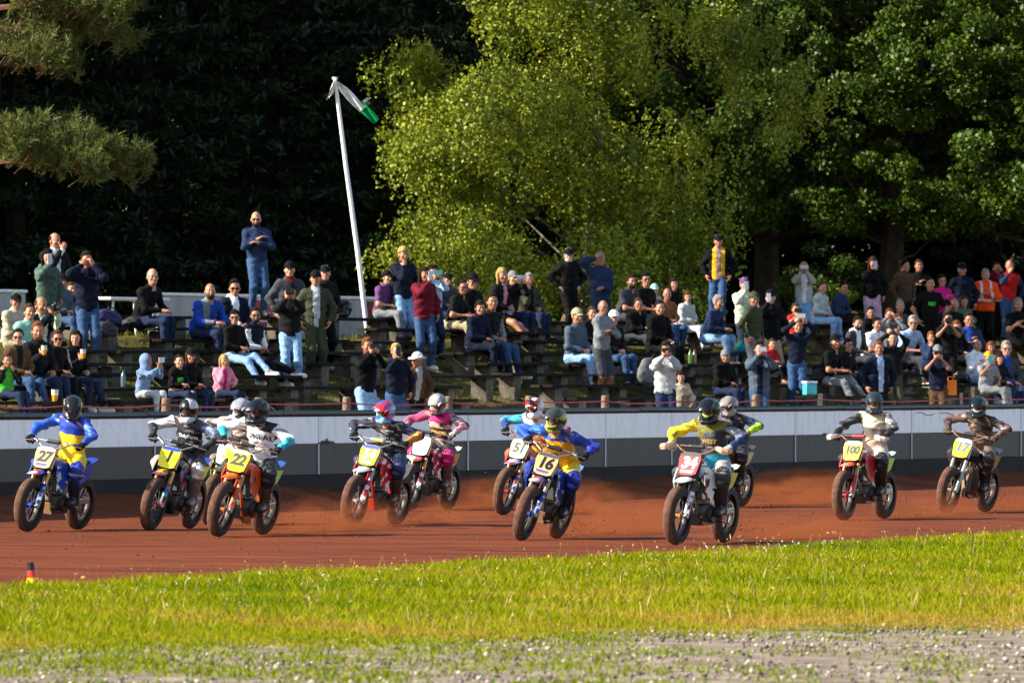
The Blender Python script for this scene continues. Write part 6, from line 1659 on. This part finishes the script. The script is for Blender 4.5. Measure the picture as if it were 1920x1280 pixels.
 dict(seed=12, f=(1773, 962), r=(1845, 959), lean=9, num='17', nsz=.17, body=(.05, .045, .04), acc=(.06, .05, .045), acc2=(.3, .2, .14), plate=PYEL, ncol=(.14, .16, .5), hub=(.4, .25, .08), ev=True, fork=M('pale_fork', (.45, .45, .42), .35, .2, metal=.5), dust=1,
      strips=[(top_strip, (.5, .5, .5))], side=(.28, .24, .06), hx=-.06, look=12, tilt=12,
      jersey=[c_17, (.16, .10, .07), (.06, .03, .035), (.08, .05, .045), (.20, .12, .09)], pants=[(.20, .15, .12), (.025, .02, .018), (.03, .022, .02)], glove=(.14, .09, .06),
      helmet=(M('helmet_teal_black', (.015, .025, .03), .22, .4), M('helmet_teal_black', (.015, .025, .03), .22, .4)), gog=(.6, .6, .58), label='rider in dusty brown jersey last on the right', blabel='dusty dark motorcycle with yellow plate 17 at the far right'),
]
RIDERS = []
for S in BIKES:
    pf = ground_pt(*S['f'])
    if S['r'] is None: h = math.radians(S['h'])
    else:
        h = math.radians(23)
        for _ in range(5):
            Yr = pf.y + 1.42 * math.cos(h); h = math.asin(max(.2, min(.6, ((S['r'][0] - 960) / F * Yr - pf.x) / 1.42)))
    hd = Vector((-math.sin(h), -math.cos(h), 0)); rz = math.atan2(hd.y, hd.x)
    b = motorcycle(S); b.location = pf - hd * AX; b.rotation_euler = (-math.radians(S['lean']), 0, rz); tag(b, S['blabel'], 'motorcycle', 'racing motorcycles')
    o = rider(S, S['label']); o.location = b.location; o.rotation_euler = b.rotation_euler
    RIDERS.append((b, o))
# ================================================================ helmets set down on benches, dust behind the wheels
_pk0 = _pk
for a_ in HELMETS_LATER: crash_helmet(*a_)
def dust_mat(dens):
    m = bpy.data.materials.new('red_dust'); m.use_nodes = True; t = m.node_tree; L = t.links.new
    t.nodes.remove(t.nodes['Principled BSDF'])
    v = t.nodes.new('ShaderNodeVolumePrincipled'); v.inputs['Color'].default_value = (.40, .125, .045, 1); v.inputs['Anisotropy'].default_value = .1
    tc = t.nodes.new('ShaderNodeTexCoord')
    ln = t.nodes.new('ShaderNodeVectorMath'); ln.operation = 'LENGTH'; L(tc.outputs['Object'], ln.inputs[0])
    fa = t.nodes.new('ShaderNodeMapRange'); L(ln.outputs['Value'], fa.inputs['Value']); fa.inputs['From Min'].default_value = 1.0; fa.inputs['From Max'].default_value = .05
    nz = t.nodes.new('ShaderNodeTexNoise'); nz.inputs['Scale'].default_value = 3.6; nz.inputs['Detail'].default_value = 4; nz.inputs['Roughness'].default_value = .6
    oi = t.nodes.new('ShaderNodeObjectInfo'); ad = t.nodes.new('ShaderNodeVectorMath'); L(tc.outputs['Object'], ad.inputs[0]); L(oi.outputs['Location'], ad.inputs[1]); L(ad.outputs[0], nz.inputs['Vector'])
    mr = t.nodes.new('ShaderNodeMapRange'); L(nz.outputs['Fac'], mr.inputs['Value']); mr.inputs['From Min'].default_value = .42; mr.inputs['From Max'].default_value = .75
    pw = t.nodes.new('ShaderNodeMath'); pw.operation = 'POWER'; L(fa.outputs[0], pw.inputs[0]); pw.inputs[1].default_value = 1.7
    mu = t.nodes.new('ShaderNodeMath'); mu.operation = 'MULTIPLY'; L(pw.outputs[0], mu.inputs[0]); L(mr.outputs[0], mu.inputs[1])
    m2 = t.nodes.new('ShaderNodeMath'); m2.operation = 'MULTIPLY'; L(mu.outputs[0], m2.inputs[0]); m2.inputs[1].default_value = dens
    L(m2.outputs[0], v.inputs['Density']); L(v.outputs[0], t.nodes['Material Output'].inputs['Volume'])
    return m
md = dust_mat(5.0)
bm = bmesh.new(); bmesh.ops.create_icosphere(bm, subdivisions=3, radius=1.0)
bmesh.ops.bisect_plane(bm, geom=bm.verts[:] + bm.edges[:] + bm.faces[:], plane_co=(0, 0, 0), plane_no=(0, 0, -1), clear_outer=True)
bmesh.ops.holes_fill(bm, edges=[e for e in bm.edges if e.is_boundary]); dme = bpy.data.meshes.new('dust_plume'); bm.to_mesh(dme); bm.free(); dme.materials.append(md)
rd = np.random.default_rng(9); CP = []; CS = []
# bike index, length behind, width, height
for bi, L_, w_, h_, lb in [(3, 3.2, .8, .50, 'red dust thrown up behind plate 22'), (4, 1.9, .7, .34, 'low red dust around the wheels of plate 54'), (5, 3.2, 1.0, .55, 'red dust behind the rider in magenta'), (6, 2.0, .7, .55, 'red dust around plate 51'), (7, 4.0, .9, .55, 'red dust trailing behind plate 16'), (9, 3.6, 1.2, .60, 'red dust behind the rider in navy'), (8, 3.4, .8, .42, 'red dust kicked up behind plate 34'), (10, 2.2, .7, .36, 'red dust behind plate 100'), (11, 1.8, .7, .30, 'low dust behind plate 17')]:
    b, o = RIDERS[bi]; Rz = b.rotation_euler[2]; hd = Vector((math.cos(Rz), math.sin(Rz), 0))
    c = b.location - hd * (AX + L_ * .72)
    d_ = obj('dust_plume', dme, loc=(c.x, c.y, .012), rot=(0, 0, Rz)); d_.scale = (L_, w_, h_)
    tag(d_, lb, 'dust', kind='stuff')
    n = 420
    s = rd.random(n) ** 1.6; P = np.array(b.location)[None] - np.array(hd)[None] * (AX + .1 + L_ * 1.1 * s[:, None]) + rd.normal(0, .16, (n, 3)) * (1, 1, 0)
    P[:, 2] = np.abs(rd.normal(0, .22, n)) * (1 - .4 * s) + .02; CP.append(P); CS.append(np.clip(rd.lognormal(-5.1, .45, n), .003, .016))
# ================================================================ infield grass, stones, clods
m_grass = leaf_mat('infield_grass_blades', (.12, .20, .003), (.32, .335, .004), (.46, .30, .07), .40, p2=.70, spec=.06)
def blades(P, H, Wd, rng, lean=.35):
    n = len(P); az = rng.uniform(0, 6.283, n); d = np.stack([np.cos(az), np.sin(az), np.zeros(n)], 1)
    la = rng.uniform(0, 6.283, n); l = np.stack([np.cos(la), np.sin(la), np.zeros(n)], 1) * (rng.random(n) * lean * H)[:, None]
    up = np.zeros((n, 3)); up[:, 2] = H
    w = Wd[:, None] * .5
    V = np.stack([P - d * w, P + d * w, P + l * .45 + up * .62 + d * w * .8, P + l * 1.1 + up], 1)
    return V.reshape(-1, 3), np.arange(n * 4).reshape(n, 4)
def infield_pts(n, rng, smin=-.36, smax=1.5, vmin=0, vmax=1, pw=1.0):
    s = rng.uniform(smin, smax, n); v = vmin + (vmax - vmin) * rng.random(n) ** pw
    A0, A1, B0, B1 = [np.array(q) for q in (GA0, GA1, GB0, GB1)]
    a = A0 + (A1 - A0) * s[:, None]; b = B0 + (B1 - B0) * s[:, None]
    return b + (a - b) * v[:, None], s, v
r = np.random.default_rng(77)
P, s, v = infield_pts(340000, r, vmin=-.12)
edge_n = .10 * np.sin(P[:, 0] * 1.9 + np.sin(P[:, 1] * 1.1)) * np.sin(P[:, 0] * .7 + 2) + r.normal(0, .02, len(P))
kp = v > edge_n * .9 - .01
P, s, v = P[kp], s[kp], v[kp]
patch = .5 + .5 * np.sin(P[:, 0] * 1.3 + 1.7 * np.sin(P[:, 1] * .5)) * np.sin(P[:, 1] * .9 + P[:, 0])
edge = np.clip((v + .08) / .34, .2, 1) * np.clip((1.0 - v) / .03, .35, 1)
Hh = (.03 + .07 * r.random(len(P)) ** 1.6 + .055 * patch) * edge
V, Q = blades(P, Hh, r.uniform(.006, .013, len(P)), r, .6)
big = np.sin(P[:, 0] * .8 + 2 * np.sin(P[:, 1] * .31) + 1) * np.sin(P[:, 1] * .55 + P[:, 0] * .5) + .5 * np.sin(P[:, 0] * 2.7 + P[:, 1] * 1.9)
val = np.clip(r.normal(.42 + .30 * (1 - np.clip(v * 1.5, 0, 1)) + .24 * big + .22 * np.clip((s - .55) * 3, 0, 1) * np.clip(1 - v * 2.6, 0, 1), .20), 0, 1)
o = obj('infield_grass', mk_mesh('infield_grass', V, Q, m_grass, smooth=False, attr=val))
tag(o, 'long sunlit grass of the infield in the foreground', 'grass', kind='stuff')
# tall dry seed stalks
P, s, v = infield_pts(1100, r)
Hh = r.uniform(.10, .22, len(P)); V, Q = blades(P, Hh, np.full(len(P), .006), r, .35)
tips = V.reshape(-1, 4, 3)[:, 3]
V2, Q2 = leaves(np.repeat(tips, 3, 0) + r.normal(0, .01, (len(tips) * 3, 3)), .035, r, 0, .35, droop=-1)
o = obj('seed_stalks', mk_mesh('seed_stalks', np.concatenate([V, V2]), np.concatenate([Q, Q2 + len(V)]), leaf_mat('dry_stalks', (.30, .22, .08), (.42, .33, .13), (.5, .42, .2), .2), smooth=False, attr=r.random(len(Q) + len(Q2))))
tag(o, 'thin dry seed stalks rising above the infield grass', 'grass', kind='stuff')
# small white and yellow flowers
for nm, col, n, s0, s1, v0 in [('white_clover', (.75, .72, .68), 36, .52, .78, .80), ('yellow_flowers', (.75, .52, .02), 90, -.1, 1.1, .55), ('white_daisies', (.78, .76, .7), 30, -.1, .4, .6)]:
    P, s, v = infield_pts(n, r, s0, s1, v0, 1.0); P[:, 2] = r.uniform(.07, .15, n)
    V, Q = leaves(np.repeat(P, 4, 0) + r.normal(0, .008, (n * 4, 3)), .016, r, .8, .9)
    m = M(nm + '_petals', col, .6, .1)
    tag(obj(nm, mk_mesh(nm, V, Q, m, smooth=False)), {'white_clover': 'white clover heads in the middle of the infield grass edge', 'yellow_flowers': 'tiny yellow flowers dotted through the infield grass', 'white_daisies': 'white daisies in the grass at the left'}[nm], 'flowers', kind='stuff')

# stones of the gravel path: one irregular pebble mesh per lump, several greys
def rocks(P, S, rng):
    base = np.array([(1, 0, 0), (-1, 0, 0), (0, 1, 0), (0, -1, 0), (0, 0, 1), (0, 0, -1)], float)
    f = np.array([(0, 2, 4), (2, 1, 4), (1, 3, 4), (3, 0, 4), (2, 0, 5), (1, 2, 5), (3, 1, 5), (0, 3, 5)])
    b2 = []; idx = {}; f2 = []
    V = [tuple(x) for x in base]
    def mid(a, b):
        k = (min(a, b), max(a, b))
        if k not in idx:
            q = (np.array(V[a]) + np.array(V[b])); q /= np.linalg.norm(q); V.append(tuple(q)); idx[k] = len(V) - 1
        return idx[k]
    for a, b, c in f:
        x, y, z = mid(a, b), mid(b, c), mid(c, a); f2 += [(a, x, z), (x, b, y), (z, y, c), (x, y, z)]
    B = np.array(V); f2 = np.array(f2); n = len(P); k = len(B)
    sc3 = S[:, None, None] * rng.uniform(.6, 1.2, (n, 1, 3)) * (1, 1, .65)
    X = B[None] * sc3 * rng.uniform(.78, 1.15, (n, k, 1))
    a = rng.uniform(0, 6.28, n); ca, sa = np.cos(a), np.sin(a)
    Y = np.stack([X[..., 0] * ca[:, None] - X[..., 1] * sa[:, None], X[..., 0] * sa[:, None] + X[..., 1] * ca[:, None], X[..., 2]], -1)
    Y += P[:, None]
    return Y.reshape(-1, 3), (f2[None] + (np.arange(n) * k)[:, None, None]).reshape(-1, 3), np.repeat(rng.random(n), len(f2))
n = 12000
px = r.uniform(-250, 2170, n); yy = 49 + 17 * r.random(n) ** .9
P = np.stack([(px - 960) / F * yy, yy, np.zeros(n)], 1)
gb = np.array([GB0.y + (GB1.y - GB0.y) * (p + 0) / 1920 for p in px])
keep = (yy < gb + 2.2 * r.random(n) ** 2) & ((np.sin(P[:, 0] * 2.1 + P[:, 1]) + np.sin(P[:, 1] * 1.7 - P[:, 0]) + r.normal(0, .8, n)) > -.6); P = P[keep]
S = np.clip(r.lognormal(-4.55, .45, len(P)), .005, .024); P[:, 2] = S * .2
V, Fq, val = rocks(P, S, r)
stone = leaf_mat('mixed_stones', (.05, .048, .045), (.27, .225, .19), (.66, .57, .50), 0.0, .8, p2=.75)
tag(obj('gravel_stones', mk_mesh('gravel_stones', V, Fq, stone, smooth=False, attr=val)), 'grey and pinkish stones strewn along the gravel path', 'gravel', kind='stuff')
# weeds among the stones
n = 420; px = r.uniform(-200, 2120, n); yy = 50 + 13 * r.random(n)
C = np.stack([(px - 960) / F * yy, yy, np.zeros(n)], 1)
wt = r.random(n) < np.where(px < 1150, .62, .2); C = C[wt]
P = np.repeat(C, 95, 0) + r.normal(0, 1, (len(C) * 95, 3)) * (.22, .45, 0); P[:, 2] = 0
V, Q = blades(P, r.uniform(.01, .045, len(P)), r.uniform(.008, .02, len(P)), r, 1.0)
tag(obj('gravel_weeds', mk_mesh('gravel_weeds', V, Q, m_grass, smooth=False, attr=np.clip(r.normal(.3, .18, len(Q)), 0, 1))), 'low green weeds growing through the gravel', 'weeds', kind='stuff')
# tufts of grass on the spectator bank
n = 26000; t = r.uniform(-6, 60, n); nn = r.uniform(.8, 7.5, n)
P = np.stack([X0 + t * DX + nn * NX, Y0 + t * DY + nn * NY, [bank_z(q) - .01 for q in nn]], 1)
V, Q = blades(P, r.uniform(.04, .13, n), r.uniform(.012, .016, n), r, .7)
tag(obj('bank_grass', mk_mesh('bank_grass', V, Q, leaf_mat('bank_grass_blades', (.05, .065, .008), (.15, .14, .02), (.26, .19, .07), .3, spec=.1, p2=.7), smooth=False, attr=np.clip(r.normal(.5, .25, n), 0, 1))), 'short worn grass on the bank between the benches', 'grass', kind='stuff')
# loose clods on the shale and thrown up behind the wheels
n = 5200; s = r.uniform(-.2, 1.25, n); v = r.random(n)
A0, A1 = np.array(GA0), np.array(GA1); w0_, w1_ = np.array(W(0, 0)), np.array(W(40, 0))
P = (A0 + (A1 - A0) * s[:, None]) * (1 - v[:, None]) + (w0_ + (w1_ - w0_) * s[:, None]) * v[:, None]
S = np.clip(r.lognormal(-5.0, .5, n), .004, .022); P[:, 2] = S * .3
V, Fq, val = rocks(P, S, r)
clod = leaf_mat('shale_clods', (.12, .04, .018), (.22, .075, .033), (.30, .12, .055), 0, .95)
tag(obj('shale_clods', mk_mesh('shale_clods', V, Fq, clod, smooth=False, attr=val)), 'loose red shale crumbs lying on the track', 'shale', kind='stuff')
V, Fq, val = rocks(np.concatenate(CP), np.concatenate(CS), r)
tag(obj('flying_clods', mk_mesh('flying_clods', V, Fq, clod, smooth=False, attr=val)), 'crumbs of red shale flung up behind the rear wheels', 'shale', kind='stuff')
